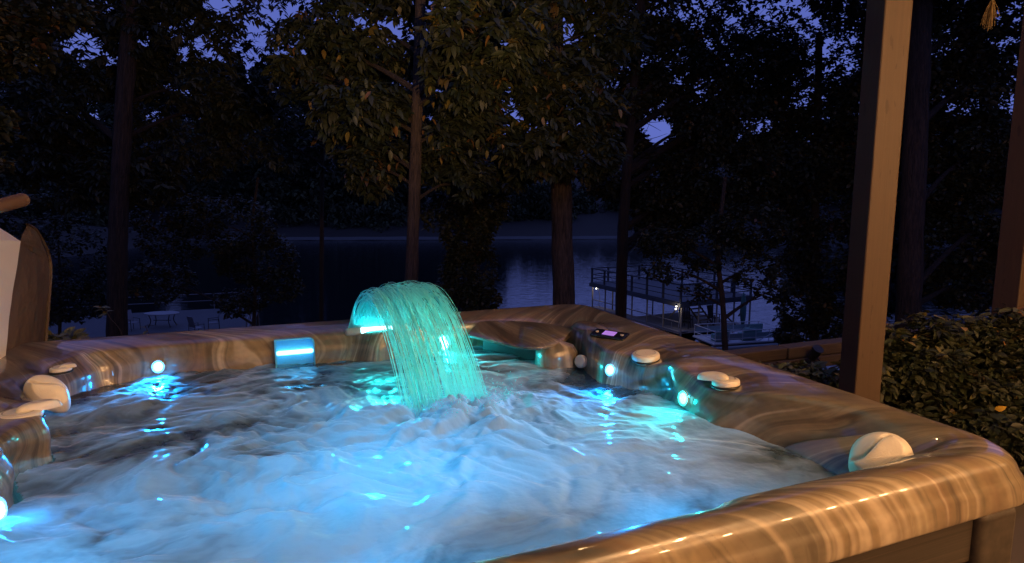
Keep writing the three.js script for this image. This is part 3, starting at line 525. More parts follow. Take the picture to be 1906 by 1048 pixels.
// trunk from its foot at depth D, through seen points [px, py] at that depth
function tree(name, label, D, trunkPts, r0, r1, blobs, opt) {
  const pts = trunkPts.map(([x, y]) => spot(x, y, D)), foot = pts[0], gy = groundY(D, (foot[0] - EYE.x) * SIDE.x + (foot[2] - EYE.z) * SIDE.z) - 0.1;
  const t = thing(name, label, 'tree', [foot[0], gy, foot[2]]);
  const loc = p => [p[0] - foot[0], p[1] - gy, p[2] - foot[2]], L = pts.map(loc), lean = L.length > 1 ? [(L[1][0] - L[0][0]) / (L[1][1] - L[0][1]), (L[1][2] - L[0][2]) / (L[1][1] - L[0][1])] : [0, 0];
  const base = [L[0][0] - lean[0] * L[0][1], 0, L[0][2] - lean[1] * L[0][1]];
  const bk = opt.dark ? M.barkShaded : M.bark;
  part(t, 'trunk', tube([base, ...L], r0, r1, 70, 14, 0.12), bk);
  const R = rng(opt.seed ?? 1), bl = (blobs || []).map(([px, py, dd, rp, rq, n]) => { const p = loc(spot(px, py, D + dd)), k = (D + dd) / FL; return [p[0], p[1], p[2], rp * k, rq * k, rp * k * (opt.deep ?? 0.8), n]; });
  const curve = new THREE.CatmullRomCurve3([base, ...L].map(p => new V3(...p)));
  for (const b of bl) {
    let best = null; for (let k = 20; k <= 100; k++) { const p = curve.getPointAt(k / 100); const d = Math.hypot(p.x - b[0], p.z - b[2]) * 0.5 + Math.abs(p.y - (b[1] - 0.45 * Math.hypot(p.x - b[0], p.z - b[2]))); if (!best || d < best[0]) best = [d, p]; }
    const p = best[1], q = [b[0], b[1], b[2]], m = [mix(p.x, q[0], 0.5), mix(p.y, q[1], 0.62), mix(p.z, q[2], 0.5)], len = Math.hypot(p.x - q[0], p.y - q[1], p.z - q[2]);
    if (len > 0.3) part(t, 'limb', tube([[p.x, p.y, p.z], m, q], Math.min(r1 * 1.2, 0.03 + len * 0.016), 0.012, 16, 6, 0.1), bk);
    for (let j = 0; j < 3; j++) { const e = [q[0] + (R() - 0.5) * 1.5 * b[3], q[1] + (R() - 0.4) * b[4], q[2] + (R() - 0.5) * 1.5 * b[5]]; part(t, 'twig', tube([m, [mix(m[0], e[0], 0.6), mix(m[1], e[1], 0.5), mix(m[2], e[2], 0.6)], e], 0.014, 0.004, 8, 5), bk); }
  }
  if (opt.high) for (let k = 0; k < 5; k++) { const p = loc(spot(opt.high + (R() - 0.5) * 120, -190 - k * 130, D)), r = 2.6 - 0.25 * k; bl.push([p[0] + (R() - 0.5) * 2, p[1], p[2] + (R() - 0.5) * 2, r, 1.5, r, 330]); }  // upper crowns out of view, placed to block sky light
  if (bl.length) foliage(t, 'crown', bl, sprays[opt.spray ?? 'hickory'], whiteLeaf, R, opt);
  if (opt.loose) looseLeaves(t, bl.slice(0, opt.looseBlobs ?? bl.length), opt.loose, R, opt.looseYellow ?? 0.3);
  return t;
}
// [px, py, extra depth, radius across px, radius up px, sprays]
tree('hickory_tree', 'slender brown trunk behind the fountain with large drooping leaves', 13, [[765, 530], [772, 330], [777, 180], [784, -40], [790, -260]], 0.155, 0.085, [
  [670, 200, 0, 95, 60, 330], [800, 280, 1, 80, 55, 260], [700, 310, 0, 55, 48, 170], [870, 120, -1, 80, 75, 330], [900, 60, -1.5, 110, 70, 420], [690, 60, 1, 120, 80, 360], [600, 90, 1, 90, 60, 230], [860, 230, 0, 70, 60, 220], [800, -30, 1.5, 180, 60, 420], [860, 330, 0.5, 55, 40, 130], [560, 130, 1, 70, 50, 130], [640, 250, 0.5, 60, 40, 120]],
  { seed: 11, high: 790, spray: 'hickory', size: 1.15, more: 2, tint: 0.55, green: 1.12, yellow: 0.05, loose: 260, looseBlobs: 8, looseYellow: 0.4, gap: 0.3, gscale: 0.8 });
tree('oak_tree', 'thick brown trunk right of the fountain against the bright lake', 15, [[1050, 565], [1046, 430], [1044, 320], [1034, 150], [1026, -120]], 0.3, 0.2, [
  [1010, 90, -1, 100, 90, 380], [1070, 200, -1, 90, 70, 320], [1000, 260, -1.5, 80, 60, 260], [1080, 280, -1, 80, 50, 230], [960, 170, -1, 80, 70, 280], [1100, 60, 0, 100, 80, 330], [1020, -40, 0, 150, 70, 360], [1110, 160, 0.5, 80, 60, 170], [945, 300, 0, 70, 50, 150]],
  { seed: 12, high: 1030, spray: 'hickory', size: 1.15, more: 2, tint: 0.55, green: 1.12, yellow: 0.04, loose: 200, looseBlobs: 5, looseYellow: 0.33, gap: 0.28, gscale: 0.9 });
tree('ivy_clad_tree', 'leaf wrapped trunk between the slender tree and the thick oak', 18, [[878, 560], [880, 300], [884, 60], [886, -60]], 0.16, 0.1, [
  [870, 420, 0, 50, 70, 300], [865, 510, 0, 46, 60, 260], [890, 560, -0.5, 40, 40, 170], [900, 380, 0, 50, 50, 190], [860, 340, 0.3, 60, 50, 200], [905, 500, 0.2, 22, 40, 70], [900, 290, 0, 70, 60, 200], [820, 400, 1, 40, 40, 70]],
  { seed: 13, high: 890, spray: 'maple', size: 1, yellow: 0.01, gap: 0.02, tint: 0.9 });
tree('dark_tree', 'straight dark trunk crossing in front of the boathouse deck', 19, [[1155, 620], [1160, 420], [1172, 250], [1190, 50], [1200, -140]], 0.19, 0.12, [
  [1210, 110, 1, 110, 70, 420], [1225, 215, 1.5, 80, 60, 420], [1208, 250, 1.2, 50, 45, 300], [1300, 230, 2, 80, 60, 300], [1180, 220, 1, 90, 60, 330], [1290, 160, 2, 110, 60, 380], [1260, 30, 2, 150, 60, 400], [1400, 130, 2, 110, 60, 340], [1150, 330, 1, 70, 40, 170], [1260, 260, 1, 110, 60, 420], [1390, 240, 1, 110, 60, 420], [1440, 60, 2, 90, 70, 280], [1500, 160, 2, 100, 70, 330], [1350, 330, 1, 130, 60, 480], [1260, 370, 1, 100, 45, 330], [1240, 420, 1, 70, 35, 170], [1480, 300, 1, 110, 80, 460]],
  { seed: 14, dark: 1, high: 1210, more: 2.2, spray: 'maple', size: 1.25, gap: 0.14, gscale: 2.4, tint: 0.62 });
tree('leaning_sapling', 'thin leaning sapling with sparse leaves in front of the boathouse', 17, [[1350, 650], [1345, 560], [1336, 470], [1350, 330]], 0.09, 0.05, [
  [1330, 460, 0, 90, 40, 210], [1250, 500, 0, 60, 24, 45], [1400, 500, 0, 60, 34, 70], [1290, 545, 0, 40, 18, 28], [1240, 450, 0, 60, 30, 110], [1400, 420, 0, 90, 40, 260], [1440, 540, 0.5, 45, 16, 34]],
  { seed: 15, spray: 'maple', size: 0.95, gap: 0.1, tint: 0.62 });
tree('slim_tree', 'slim dark trunk between the boathouse and the near post', 20, [[1515, 650], [1515, 480], [1520, 300], [1525, 60]], 0.15, 0.1, [
  [1500, 560, 0, 60, 60, 330], [1540, 470, 0, 90, 70, 420], [1480, 440, 0.5, 60, 60, 240], [1530, 370, 0.5, 100, 60, 380], [1560, 600, 0, 60, 40, 230], [1560, 240, 1, 100, 70, 360], [1580, 100, 1, 110, 70, 360], [1480, 620, 0, 40, 25, 120]],
  { seed: 16, dark: 1, high: 1530, spray: 'maple', size: 1.1, gap: 0.06, tint: 0.6 });
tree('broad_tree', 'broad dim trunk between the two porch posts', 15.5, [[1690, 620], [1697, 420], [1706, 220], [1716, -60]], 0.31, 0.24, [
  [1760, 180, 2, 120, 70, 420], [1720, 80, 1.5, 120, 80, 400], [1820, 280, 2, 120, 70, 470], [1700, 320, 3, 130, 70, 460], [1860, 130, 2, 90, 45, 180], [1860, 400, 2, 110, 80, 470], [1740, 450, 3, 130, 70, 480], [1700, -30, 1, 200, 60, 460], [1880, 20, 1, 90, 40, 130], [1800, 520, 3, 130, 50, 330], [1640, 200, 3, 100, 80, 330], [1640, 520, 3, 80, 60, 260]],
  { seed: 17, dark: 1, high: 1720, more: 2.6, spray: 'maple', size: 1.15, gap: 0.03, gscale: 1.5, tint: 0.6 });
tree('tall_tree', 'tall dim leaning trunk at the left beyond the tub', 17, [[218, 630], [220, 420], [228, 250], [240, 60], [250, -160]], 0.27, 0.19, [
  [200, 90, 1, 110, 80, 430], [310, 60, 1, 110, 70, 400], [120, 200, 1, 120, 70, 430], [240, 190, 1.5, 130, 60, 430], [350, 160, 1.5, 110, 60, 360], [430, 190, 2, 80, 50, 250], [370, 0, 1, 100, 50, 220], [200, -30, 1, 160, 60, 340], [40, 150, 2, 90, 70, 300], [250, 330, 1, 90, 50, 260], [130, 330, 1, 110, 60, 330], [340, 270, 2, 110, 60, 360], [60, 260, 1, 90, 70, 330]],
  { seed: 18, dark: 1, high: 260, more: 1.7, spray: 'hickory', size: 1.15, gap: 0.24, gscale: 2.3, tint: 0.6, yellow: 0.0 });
tree('leafy_sapling', 'dark leafy sapling standing low before the left dock', 21, [[470, 660], [475, 520], [470, 420], [480, 330]], 0.08, 0.04, [
  [480, 480, 0, 70, 55, 230], [420, 420, 0, 90, 60, 260], [330, 420, 0, 80, 70, 250], [300, 520, 0.5, 60, 40, 140], [520, 530, 0, 40, 30, 80], [440, 560, 0, 50, 26, 80]],
  { seed: 19, spray: 'maple', size: 1.1, gap: 0.1, tint: 0.6, yellow: 0.01 });
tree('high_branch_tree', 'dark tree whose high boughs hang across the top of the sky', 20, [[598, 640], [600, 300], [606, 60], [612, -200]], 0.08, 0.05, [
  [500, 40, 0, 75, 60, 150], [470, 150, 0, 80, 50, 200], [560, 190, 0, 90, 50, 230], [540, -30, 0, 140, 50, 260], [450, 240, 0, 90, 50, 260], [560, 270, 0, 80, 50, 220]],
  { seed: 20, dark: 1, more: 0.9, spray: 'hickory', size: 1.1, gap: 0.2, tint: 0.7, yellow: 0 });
tree('round_sapling', 'dark bushy sapling left of the tall leaning trunk', 21, [[110, 660], [112, 540], [108, 440]], 0.07, 0.03, [
  [100, 480, 0, 110, 80, 380], [130, 560, 0, 80, 40, 190], [60, 400, 0.5, 80, 50, 180]], { seed: 22, spray: 'maple', size: 1.1, gap: 0.1, tint: 0.6, yellow: 0.01 });
// maple bough reaching in at the upper left
tree('maple_tree', 'maple with olive brown leaves reaching in at the upper left edge', 8, [[-330, 700], [-320, 300], [-310, 40], [-310, -160]], 0.14, 0.1, [
  [20, 30, 0, 70, 50, 160], [-50, 70, 0, 80, 70, 220], [80, 75, 0.2, 40, 25, 40], [115, 15, 0.2, 45, 20, 46], [-60, 220, 0, 70, 40, 100], [0, 212, 0, 16, 10, 5], [-40, 300, 0, 50, 14, 20], [30, 90, 0, 60, 26, 70]],
  { seed: 21, spray: 'maple', size: 0.8, gap: 0.02, yellow: 0.12, tint: 1.2 });
// the wood across the lake, one mass in the dusk
{
  const R = rng(99), blobs = [];
  for (let i = 0; i < 260; i++) {
    const px = -260 + 2440 * R(), D = mix(138, 150, sstep(840, 930, px)) + 50 * R(), low = sstep(840, 930, px) - 0.55 * sstep(1430, 1560, px);
    const top = mix(118 + 30 * noise(px * 0.011, 3, 1) - 22 * noise(px * 0.035, 1, 8), 338 + 16 * noise(px * 0.014, 9, 1), low);
    for (let k = 0; k < 7; k++) { const f = k / 6, b = spot(px + (R() - 0.5) * 40, mix(455, top + 18, f) , D + 8 * R()), w = mix(5.5, 1.6, f * f) * (0.8 + 0.5 * R()); blobs.push([b[0], b[1], b[2], w, mix(4, 2.6, f), w, 26]); }
  }
  for (const [name, side] of [['unseen_side_wood', -1], ['unseen_side_wood', 1]]) {      // woods out of view, placed to block sky light from the sides
    const bl = [];
    for (let i = 0; i < 110; i++) { const D = -26 + 70 * R(), L = side * (24 + 14 * R() + Math.max(0, D - 5) * 0.55) + (side > 0 ? 6 : -4), h = 15 + 6 * R(), gy = groundY(D, L); for (let k = 0; k < 5; k++) { const q = yard(D + 2 * R(), L + 2 * R(), gy + 1.5 + h * k / 5); bl.push([...q, 3.2, 2.6, 3.2, 16]); } }
    const w = foliage(scene, numbered(name), bl, sprays.far, farLeaf, R, { size: 0.9, gap: -0.5, tint: 0.7, yellow: 0, gscale: 4 });
    w.userData = { kind: 'stuff', label: side < 0 ? 'unseen dark wood at the left of the terrace and slope, blocking sky light' : 'unseen dark wood at the right of the terrace and slope, blocking sky light', category: 'woodland' };
  }
  const im = foliage(scene, 'far_wood', blobs, sprays.far, farLeaf, R, { size: 1.05, gap: -0.5, tint: 0.85, yellow: 0, gscale: 4 });
  im.userData = { kind: 'stuff', label: 'dark wood across the lake below the dusk sky', category: 'woodland' };
}
// ------------------------------------------------------------------ hedge, ground cover, edging, spotlight
function shrub(name, label, category, blobs, opt, spray, n, seed) {
  const c = blobs[0], t = thing(name, label, category, [c[0], opt.base, c[2]]), R = rng(seed), b = blobs.map(q => [q[0] - c[0], q[1] - opt.base, q[2] - c[2], ...q.slice(3)]);
  for (let i = 0; i < 14; i++) { const q = b[i % b.length], e = [q[0] + (R() - 0.5) * q[3] * 1.4, q[1] + q[4] * 0.6 * R(), q[2] + (R() - 0.5) * q[5] * 1.4]; part(t, 'stem', tube([[q[0] + (R() - 0.5) * 0.2, 0, q[2] + (R() - 0.5) * 0.2], [mix(q[0], e[0], 0.4), e[1] * 0.5, mix(q[2], e[2], 0.4)], e], 0.008, 0.003, 8, 5), M.bark); }
  foliage(t, 'foliage', b, sprays[spray], whiteLeaf, R, opt);
  if (n) {
    const lg = leafGeo(0.05, 0.022, 0.25, 0.2);
    for (let i = 0; i < n; i++) {
      const q = b[Math.floor(R() * b.length)], a = R() * 2 * PI, c2 = 1.5 * R() - 0.5, s = Math.sqrt(Math.max(0, 1 - c2 * c2)), ux = s * Math.cos(a), uz = s * Math.sin(a);
      const m = part(t, 'leaf', lg, R() < 0.16 ? yellowLeafMats[Math.floor(R() * 4)] : litGreenLeafMats[Math.floor(R() * 3)]);
      m.position.set(q[0] + q[3] * ux * 1.03, q[1] + q[4] * c2 * 1.03, q[2] + q[5] * uz * 1.03); m.rotation.set((R() - 0.5) * 1.6, R() * 2 * PI, 0.6 - 1.2 * R()); m.scale.setScalar(0.7 + 0.9 * R());
    }
  }
  return t;
}
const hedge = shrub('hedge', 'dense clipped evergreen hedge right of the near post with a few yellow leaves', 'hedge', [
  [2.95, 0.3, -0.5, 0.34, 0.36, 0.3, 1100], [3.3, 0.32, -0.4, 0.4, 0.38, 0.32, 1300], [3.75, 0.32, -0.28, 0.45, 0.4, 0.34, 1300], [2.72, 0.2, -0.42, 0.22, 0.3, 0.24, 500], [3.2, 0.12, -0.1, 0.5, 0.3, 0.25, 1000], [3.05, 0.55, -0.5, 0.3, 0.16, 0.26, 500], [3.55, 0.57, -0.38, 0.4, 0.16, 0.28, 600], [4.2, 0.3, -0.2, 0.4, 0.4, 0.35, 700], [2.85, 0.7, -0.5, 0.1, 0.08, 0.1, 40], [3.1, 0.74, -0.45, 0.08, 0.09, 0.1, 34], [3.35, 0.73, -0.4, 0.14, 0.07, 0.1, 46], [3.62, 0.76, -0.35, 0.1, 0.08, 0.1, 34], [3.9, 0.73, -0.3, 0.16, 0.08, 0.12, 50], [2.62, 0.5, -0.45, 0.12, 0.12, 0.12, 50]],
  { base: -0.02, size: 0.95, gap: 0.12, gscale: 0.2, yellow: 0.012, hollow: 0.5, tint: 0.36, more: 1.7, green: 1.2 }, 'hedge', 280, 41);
{ const l = part(hedge, 'leaf', leafGeo(0.05, 0.03, 0.2, 0.2), std([0.45, 0.27, 0.03], 0.5, { side: THREE.DoubleSide }), 'bright yellow leaf on the face of the hedge'); const p = spot(1851, 762, 2.86); l.position.set(p[0] - hedge.position.x, p[1] - hedge.position.y, p[2] - hedge.position.z); l.rotation.set(1.2, 0.3, 1.3); }
shrub('ground_cover', 'low green ground cover between the tub and the near post', 'plant', [[2.9, 0.26, -1.05, 0.2, 0.14, 0.2, 300], [2.68, 0.24, -1.12, 0.2, 0.13, 0.2, 260], [2.45, 0.26, -1.05, 0.18, 0.12, 0.2, 220], [2.7, 0.1, -1.1, 0.4, 0.16, 0.22, 260]], { base: -0.03, size: 1.15, gap: -0.25, gscale: 0.2, yellow: 0.01, hollow: 0.4, tint: 1.5 }, 'hedge', 60, 42);
{
  const t = thing('garden_edging', 'low weathered timber edging at the top of the slope, right of the tub', 'edging', [3.1, 0, -2.1]);
  for (let i = 0; i < 4; i++) for (let k = 0; k < 2; k++) { const b = part(t, 'timber', at(box(1.24, 0.1, 0.14, 0.012), 0, 0, 0), M.wood2 ??= std([1, 1, 1], 0.85, { map: tex(256, 64, (u, v) => mix3([0.055, 0.036, 0.023], [0.13, 0.09, 0.058], clamp(0.5 + 0.7 * fbm(u * 3, v * 14, 1, 4)))) })); b.position.set(-0.45 + i * 1.25 + k * 0.5, 0.05 + k * 0.104, 0.012 * (i % 2) - 0.01 * k); }
}
{
  const p = [3.95, 0.0, -1.92], t = thing('garden_spotlight', 'small black garden spotlight on a spike before the timber edging', 'lamp', p, 0.5);
  part(t, 'spike', rod([0, -0.06, 0], [0, 0.1, 0], 0.01), M.dark);
  part(t, 'lamp_body', at(new THREE.CylinderGeometry(0.045, 0.035, 0.12, 18), 0, 0.17, 0, 0.5, 0, 0.4), M.dark);
  part(t, 'lamp_hood', at(new RoundedBoxGeometry(0.11, 0.1, 0.012, 2, 0.004), 0.1, 0.07, 0.03, -0.6, 0.4), M.dark);
}
// plants at the back left corner
shrub('fern_shrub', 'small feathery shrub behind the folded tub cover', 'shrub', [[-1.38, 0.66, -2.1, 0.13, 0.07, 0.12, 150], [-1.5, 0.58, -2.1, 0.16, 0.12, 0.14, 170], [-1.26, 0.62, -2.08, 0.09, 0.05, 0.1, 70]], { base: -0.03, size: 1.1, gap: -0.1, gscale: 0.2, yellow: 0.02, tint: 1.2 }, 'hedge', 0, 43);
{
  const sp = (name, label, pts, leaves, seed) => {
    const P = pts.map(q => spot(...q)), t = thing(name, label, 'plant', [P[0][0], 0, P[0][2]]), R = rng(seed);
    const L = [[0, -0.02, 0], ...P.map(p => [p[0] - P[0][0], p[1], p[2] - P[0][2]])]; part(t, 'stem', tube(L, 0.006, 0.002, 30, 6), M.bark);
    const g = leafGeo(0.06, 0.026, 0.3, 0.2); for (let i = 0; i < leaves; i++) { const c = new THREE.CatmullRomCurve3(L.map(p => new V3(...p))).getPoint(1 - 0.32 * i / leaves), m = part(t, 'leaf', g, litGreenLeafMats[i % 3]); m.position.copy(c); m.rotation.set((R() - 0.5), R() * 6.28, 0.5 - R()); m.scale.setScalar(0.6 + 0.7 * R()); }
  };
  sp('twig_plant', 'bare curling twig in front of the tall left trunk', [[232, 640, 5], [222, 612, 5], [205, 592, 5.05], [196, 578, 5.1], [184, 570, 5.1]], 12, 51);
  sp('leafy_sprig', 'two leaf sprig rising behind the back rim near the white table', [[280, 640, 4.6], [276, 620, 4.6], [270, 606, 4.6]], 3, 52);
}
// dry tuft hanging from the porch eave at the upper right
{
  const R = rng(61), p = spot(1846, 8, 3.05), t = thing('dry_tuft', 'dry straw tuft hanging from the porch eave at the upper right', 'dried grass', [p[0], p[1], p[2]]), m = std([0.17, 0.115, 0.05], 0.8, { side: THREE.DoubleSide });
  part(t, 'cord', rod([0, 0.02, 0], [0.01, 2.95 - p[1], 0.02], 0.003, 0.003, 5), M.bark);
  for (let i = 0; i < 46; i++) { const a = R() * 6.28, l = 0.05 + 0.07 * R(), s = 0.03 * R(); part(t, 'straw', tube([[0, 0.03, 0], [s * Math.cos(a), -l * 0.4, s * Math.sin(a)], [s * 1.4 * Math.cos(a) + 0.015 * (R() - 0.5), -l, s * 1.4 * Math.sin(a)]], 0.0018, 0.0008, 6, 4), m); }
}
// ------------------------------------------------------------------ boathouse with a railed upper deck
const pale = std([0.34, 0.33, 0.33], 0.7), dockLampMat = new THREE.MeshStandardMaterial({ color: col(0.9, 0.9, 0.85), emissive: col(2.2, 2.1, 1.9) });
{
  // near corner, left corner and right corner of the upper deck, as measured along the slope
  const Np = yard(37, 10.37, LAKE), Lp = yard(46, 6.2, LAKE), Rp = yard(39.5, 15.6, LAKE), lx = 5.86, lz = 9.93;
  const t = thing('boathouse', 'two storey boathouse with railed upper deck standing in the lake', 'boathouse', Np, Math.atan2(-(Rp[2] - Np[2]), Rp[0] - Np[0]));
  // local +x runs to the right corner, local -z to the left corner
  const H = 2.42, rail = M.rail;
  part(t, 'upper_deck', at(box(lx + 0.2, 0.09, lz + 0.2, 0.01), lx / 2, H - 0.045, -lz / 2), M.deck);
  part(t, 'fascia', [at(box(0.05, 0.24, lz + 0.3), -0.13, H - 0.2, -lz / 2), at(box(lx + 0.2, 0.24, 0.05), lx / 2, H - 0.2, 0.13), at(box(lx + 0.2, 0.24, 0.05), lx / 2, H - 0.2, -lz - 0.13), at(box(0.05, 0.24, lz + 0.3), lx + 0.13, H - 0.2, -lz / 2)], M.deck);
  const joist = box(0.06, 0.2, lz); for (let i = 0; i < 6; i++) part(t, 'joist', joist, M.wood).position.set(0.4 + i * 1.02, H - 0.2, -lz / 2);
  const posts = []; const rp = box(0.12, 1.06, 0.12, 0.008);
  for (let i = 0; i <= 6; i++) for (const x of [0, lx]) posts.push([x, -lz * i / 6]); for (let i = 1; i < 4; i++) for (const z of [0, -lz]) posts.push([lx * i / 4, z]);
  for (const [x, z] of posts) part(t, 'rail_post', rp, rail).position.set(x, H + 0.53, z);
  const top = [], mid = [];
  for (const y of [1.06, 0.62, 0.3]) for (const [w, d, x, z] of [[0.1, lz + 0.1, 0, -lz / 2], [0.1, lz + 0.1, lx, -lz / 2], [lx, 0.1, lx / 2, 0], [lx, 0.1, lx / 2, -lz]]) part(t, y > 1 ? 'top_rail' : 'rail', at(box(w < 0.2 ? (y > 1 ? 0.15 : 0.05) : w, y > 1 ? 0.09 : 0.05, d < 0.2 ? (y > 1 ? 0.15 : 0.05) : d), x, H + y, z), rail);
  for (const [x, z] of [[0.05, 0.05], [0.05, -1.65], [0.05, -4.95], [0.05, -8.2], [1.45, 0.05], [4.4, 0.05], [0.05, -3.3], [0.05, -6.6], [0.05, -9.9], [lx / 2, 0.05], [lx - 0.05, 0.05], [lx - 0.05, -3.3], [lx - 0.05, -6.6], [lx - 0.05, -9.9], [1.9, -9.9]]) part(t, 'post', rod([x, -1.8, z], [x, H - 0.1, z], 0.06, 0.055, 10), M.paleWood);
  const pl = box(lx, 0.04, 0.3); for (let i = 0; i < 18; i++) part(t, 'dock_plank', pl, M.paleWood).position.set(lx / 2, 0.38, -0.2 - i * 0.32);
  const edge = box(0.7, 0.05, lz); for (const y of [0.42, 1.1]) part(t, 'lower_rail', rod([0.05, y, -0.1], [0.05, y, -lz], 0.035, 0.035, 6), M.paleWood);
  part(t, 'walkway', at(edge, 0.35, 0.5, -lz / 2), M.paleWood);
  for (let i = 0; i < 9; i++) part(t, 'stair_tread', box(0.9, 0.05, 0.24), M.paleWood).position.set(3.1, 0.6 + i * 0.21, -0.9 - i * 0.26);
  for (const s of [-1, 1]) part(t, 'stair_stringer', rod([3.1 + s * 0.47, 0.42, -0.75], [3.1 + s * 0.47, H - 0.1, -3.15], 0.06, 0.06, 6), M.wood);
  for (const [a, b] of [[[3.7, 1.3, 0], [4.7, 0.5, 0]], [[lx, H - 0.2, 0.02], [lx - 1.0, H - 1.3, 0.02]], [[0.05, H - 0.2, -0.05], [0.05, H - 1.1, -1.0]]]) part(t, 'brace', rod(a, b, 0.05, 0.05, 6), M.wood);
  // stored chairs and clutter seen as dark shapes under the deck
  const w = (x, y, z) => { const v = new V3(x, y, z).applyAxisAngle(new V3(0, 1, 0), t.rotation.y); return [Np[0] + v.x, Np[1] + v.y, Np[2] + v.z]; };
  const chair = thing('dock_chair', 'dark slatted chair under the boathouse deck, leftmost of three', 'chair', w(1.5, 0.4, -1.2), t.rotation.y + 0.6, 'chairs under the boathouse deck');
  part(chair, 'seat', at(box(0.55, 0.05, 0.55), 0, 0.4, 0), M.rail); for (let i = 0; i < 5; i++) part(chair, 'slat', at(box(0.09, 0.8, 0.03), -0.22 + i * 0.11, 0.8, -0.3, -0.25), M.rail);
  for (const sx of [-1, 1]) { part(chair, 'armrest', at(box(0.1, 0.03, 0.6), sx * 0.3, 0.62, 0), M.rail); for (const sz of [-1, 1]) part(chair, 'leg', rod([sx * 0.27, 0, sz * 0.27], [sx * 0.27, 0.6, sz * 0.25], 0.03, 0.03, 6), M.rail); }
  [[2.3, -1.9, -0.4, 'middle of the three'], [4.3, -1.6, 0.2, 'rightmost of three']].forEach(([x, z, a, s]) => { const c = chair.clone(); c.name = numbered('dock_chair'); c.userData = { ...chair.userData, label: `dark slatted chair under the boathouse deck, ${s}` }; c.position.set(...w(x, 0.4, z)); c.rotation.y = t.rotation.y + a; scene.add(c); });
  const kayak = solo('kayak', grid(30, 16, (u, v) => { const a = v * 2 * PI, s = Math.sin(PI * u), r = Math.pow(s, 0.6); return [0.3 * r * Math.cos(a), (u - 0.5) * 2.6, 0.16 * r * Math.sin(a)]; }), std([0.1, 0.22, 0.2], 0.5), 'pale green kayak standing on end at the right of the boathouse stairs', 'kayak');
  kayak.position.set(...w(4.9, 1.55, 0.35)); kayak.rotation.set(0.1, 0.4, 0.22);
  // two lamps hung at the deck's corners, with their cords
  [[spot(1111, 533, 45.5), 'white dock lamp lit at the far left corner of the boathouse'], [spot(1259, 570, 36.7), 'white dock lamp lit at the near corner of the boathouse']].forEach(([p, label]) => {
    const g = thing('dock_lamp', label, 'lamp', p, 0, 'lit lamps on the boathouse');
    const k = p[2] < -38 ? 1.2 : 1;
    part(g, 'lamp_bulb', new THREE.SphereGeometry(0.065 * k, 16, 10), dockLampMat); part(g, 'lamp_bulb', at(new THREE.SphereGeometry(0.055 * k, 14, 8), -0.06, -0.17, 0.02), dockLampMat);
    part(g, 'lamp_cap', at(new THREE.CylinderGeometry(0.04, 0.1, 0.1, 12), 0, 0.1, 0), M.dark);
    part(g, 'cord', tube([[0.12, -0.1, 0], [0.28, -0.9, 0], [0.2, -1.4, 0], [0.35, -1.9, 0.1], [0.3, -2.1, 0.1]], 0.022, 0.018, 20, 5), pale);
    const l = new THREE.PointLight(...LIGHT.dock, 0, 2); l.shadow.radius = 4; l.castShadow = true; l.position.set(0, 0, 0); g.add(l);
  });
}
// ------------------------------------------------------------------ pontoon boat
{
  const p = spot(1372, 640, 35.5), t = thing('pontoon_boat', 'white railed pontoon boat moored at the right of the boathouse', 'boat', [p[0], LAKE, p[2]], -YAW + 0.25);
  const wht = std([0.55, 0.56, 0.58], 0.4);
  for (const s of [-1, 1]) part(t, 'pontoon', at(new THREE.CapsuleGeometry(0.3, 4.0, 6, 16).rotateZ(PI / 2), 0, 0.12, s * 0.85), std([0.4, 0.41, 0.43], 0.35, { metalness: 0.6 }));
  part(t, 'deck', at(box(4.6, 0.1, 2.3, 0.02), 0, 0.48, 0), wht);
  for (const s of [-1, 1]) { for (const y of [0.75, 1.2]) part(t, 'rail', rod([-2.2, y, s * 1.1], [2.2, y, s * 1.1], 0.025, 0.025, 6), wht); part(t, 'side_panel', at(box(4.2, 0.36, 0.02), 0, 0.86, s * 1.1), std([0.2, 0.28, 0.3], 0.5)); for (let i = 0; i < 6; i++) part(t, 'rail_post', rod([-2.2 + i * 0.88, 0.5, s * 1.1], [-2.2 + i * 0.88, 1.22, s * 1.1], 0.025, 0.025, 6), wht); }
  for (const s of [-1, 1]) for (const y of [0.75, 1.2]) part(t, 'rail', rod([s * 2.2, y, -1.1], [s * 2.2, y, 1.1], 0.025, 0.025, 6), wht);
  part(t, 'brace', rod([0.6, 0.55, 1.12], [2.2, 1.2, 1.12], 0.025, 0.025, 6), wht);
  for (const [x, z] of [[-1.5, 0.5], [1.4, -0.5], [0.2, 0.6]]) { part(t, 'bench', at(box(0.9, 0.4, 0.6, 0.06), x, 0.73, z), std([0.13, 0.24, 0.23], 0.7)); part(t, 'bench_back', at(box(0.9, 0.4, 0.14, 0.05), x, 1.05, z + 0.28), std([0.13, 0.24, 0.23], 0.7)); }
  const r = spot(1250, 622, 38); const tt = thing('mooring_fender', 'dark curved tyre fender on the near dock edge', 'fender', [r[0], r[1], r[2]], -YAW); part(tt, 'ring', new THREE.TorusGeometry(0.28, 0.07, 8, 24), M.dark); part(tt, 'rope', rod([0, 0.28, 0], [0, 0.8, -0.1], 0.015), pale);
}
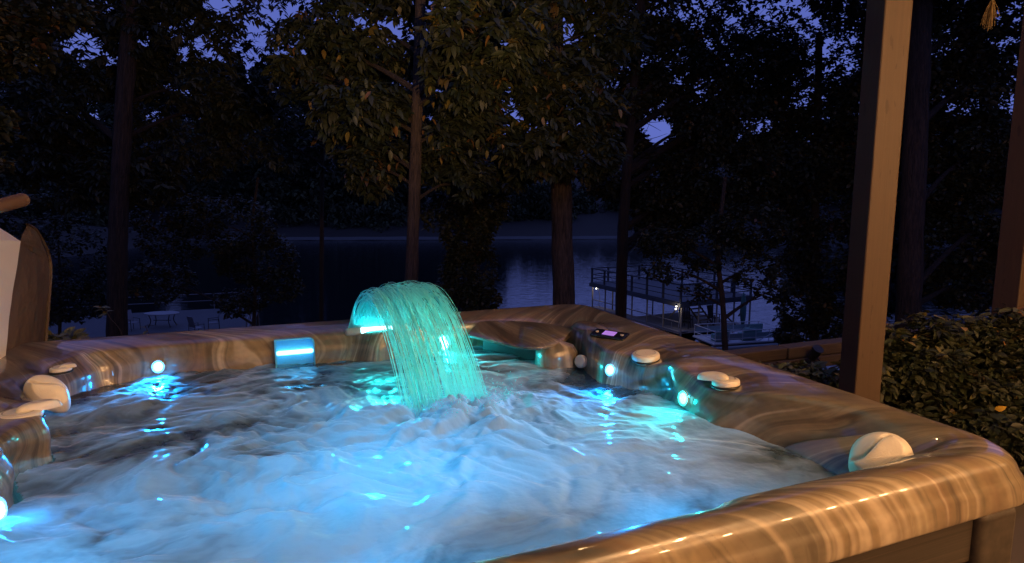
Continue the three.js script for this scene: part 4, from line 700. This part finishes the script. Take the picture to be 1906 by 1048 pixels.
// ------------------------------------------------------------------ sun deck of the left dock, with table and chairs
{
  const c = yard(33.8, -20.6, 0), turn = -YAW + 0.33, DY = -5.72;
  const t = thing('left_dock', 'railed sun deck of the left dock, tinted blue by the dusk', 'dock', [c[0], LAKE, c[2]], turn), h = DY - LAKE, X = 5.6, Z = 5.2;
  const w = (x, y, z) => { const v = new V3(x, y, z).applyAxisAngle(new V3(0, 1, 0), turn); return [c[0] + v.x, y, c[2] + v.z]; };
  const pl = box(2 * X, 0.05, 0.245); for (let i = 0; i < 42; i++) part(t, 'deck_board', pl, M.deck).position.set(0, h - 0.03, -Z + 0.13 + i * 0.25);
  for (const sx of [-1, 0, 1]) for (const sz of [-1, 1]) part(t, 'post', rod([sx * X * 0.97, -1.8, sz * Z * 0.97], [sx * X * 0.97, h, sz * Z * 0.97], 0.09, 0.09, 8), M.wood);
  const thin = std([0.2, 0.19, 0.19], 0.6);
  for (const y of [1.0, 0.55]) { part(t, 'rail', rod([-X, h + y, -Z], [X, h + y, -Z], 0.028, 0.028, 6), thin); part(t, 'rail', rod([X, h + y, -Z], [X, h + y, Z], 0.032, 0.032, 6), thin); }
  for (let i = 0; i <= 4; i++) { part(t, 'rail_post', rod([-X + i * X / 2, h, -Z], [-X + i * X / 2, h + 1.02, -Z], 0.035, 0.035, 6), thin); if (i) part(t, 'rail_post', rod([X, h, -Z + i * Z / 2], [X, h + 1.02, -Z + i * Z / 2], 0.035, 0.035, 6), thin); }
  const tp = spot(301, 583, 34), tb = thing('oval_table', 'white oval table standing on the left dock deck', 'table', [tp[0], DY, tp[2]], -YAW);
  part(tb, 'tabletop', at(new THREE.CylinderGeometry(0.95, 0.95, 0.04, 40).scale(1, 1, 0.62), 0, tp[1] - DY, 0), std([0.25, 0.25, 0.26], 0.5));
  for (const sx of [-1, 1]) for (const sz of [-1, 1]) part(tb, 'leg', tube([[sx * 0.62, 0, sz * 0.34], [sx * 0.5, 0.35, sz * 0.26], [sx * 0.6, tp[1] - DY, sz * 0.3]], 0.025, 0.025, 10, 6), M.dark);
  part(tb, 'stretcher', rod([-0.5, 0.35, 0], [0.5, 0.35, 0], 0.018, 0.018, 6), M.dark);
  const mk = (x, y, D, a, label, base) => {
    const p = spot(x, y, D); let o;
    if (base) { o = base.clone(); o.name = numbered('deck_chair'); o.userData = { ...base.userData, label }; scene.add(o); o.position.set(p[0], DY, p[2]); o.rotation.y = a; return o; }
    o = thing('deck_chair', label, 'chair', [p[0], DY, p[2]], a, 'chairs on the left dock');
    part(o, 'seat', at(box(0.5, 0.03, 0.5), 0, 0.42, 0), std([0.2, 0.2, 0.22], 0.6)); part(o, 'backrest', at(box(0.5, 0.62, 0.03), 0, 0.78, -0.28, -0.22), std([0.2, 0.2, 0.22], 0.6));
    for (const sx of [-1, 1]) { part(o, 'armrest', rod([sx * 0.27, 0.64, -0.26], [sx * 0.27, 0.62, 0.28], 0.018, 0.018, 6), M.rail); for (const sz of [-1, 1]) part(o, 'leg', rod([sx * 0.27, 0, sz * 0.27], [sx * 0.27, 0.63, sz * 0.26], 0.018, 0.018, 6), M.rail); }
    return o;
  };
  const a = mk(398, 604, 33, -YAW - 1.1, 'dark patio chair at the right rail of the left dock');
  mk(366, 612, 31.6, -YAW + 2.6, 'dark patio chair with its back to the tub, left of the rail chair', a);
  mk(246, 606, 33, -YAW + 1.2, 'dark patio chair beside the tall trunk on the left dock', a);
}
renderer.render(scene, camera);
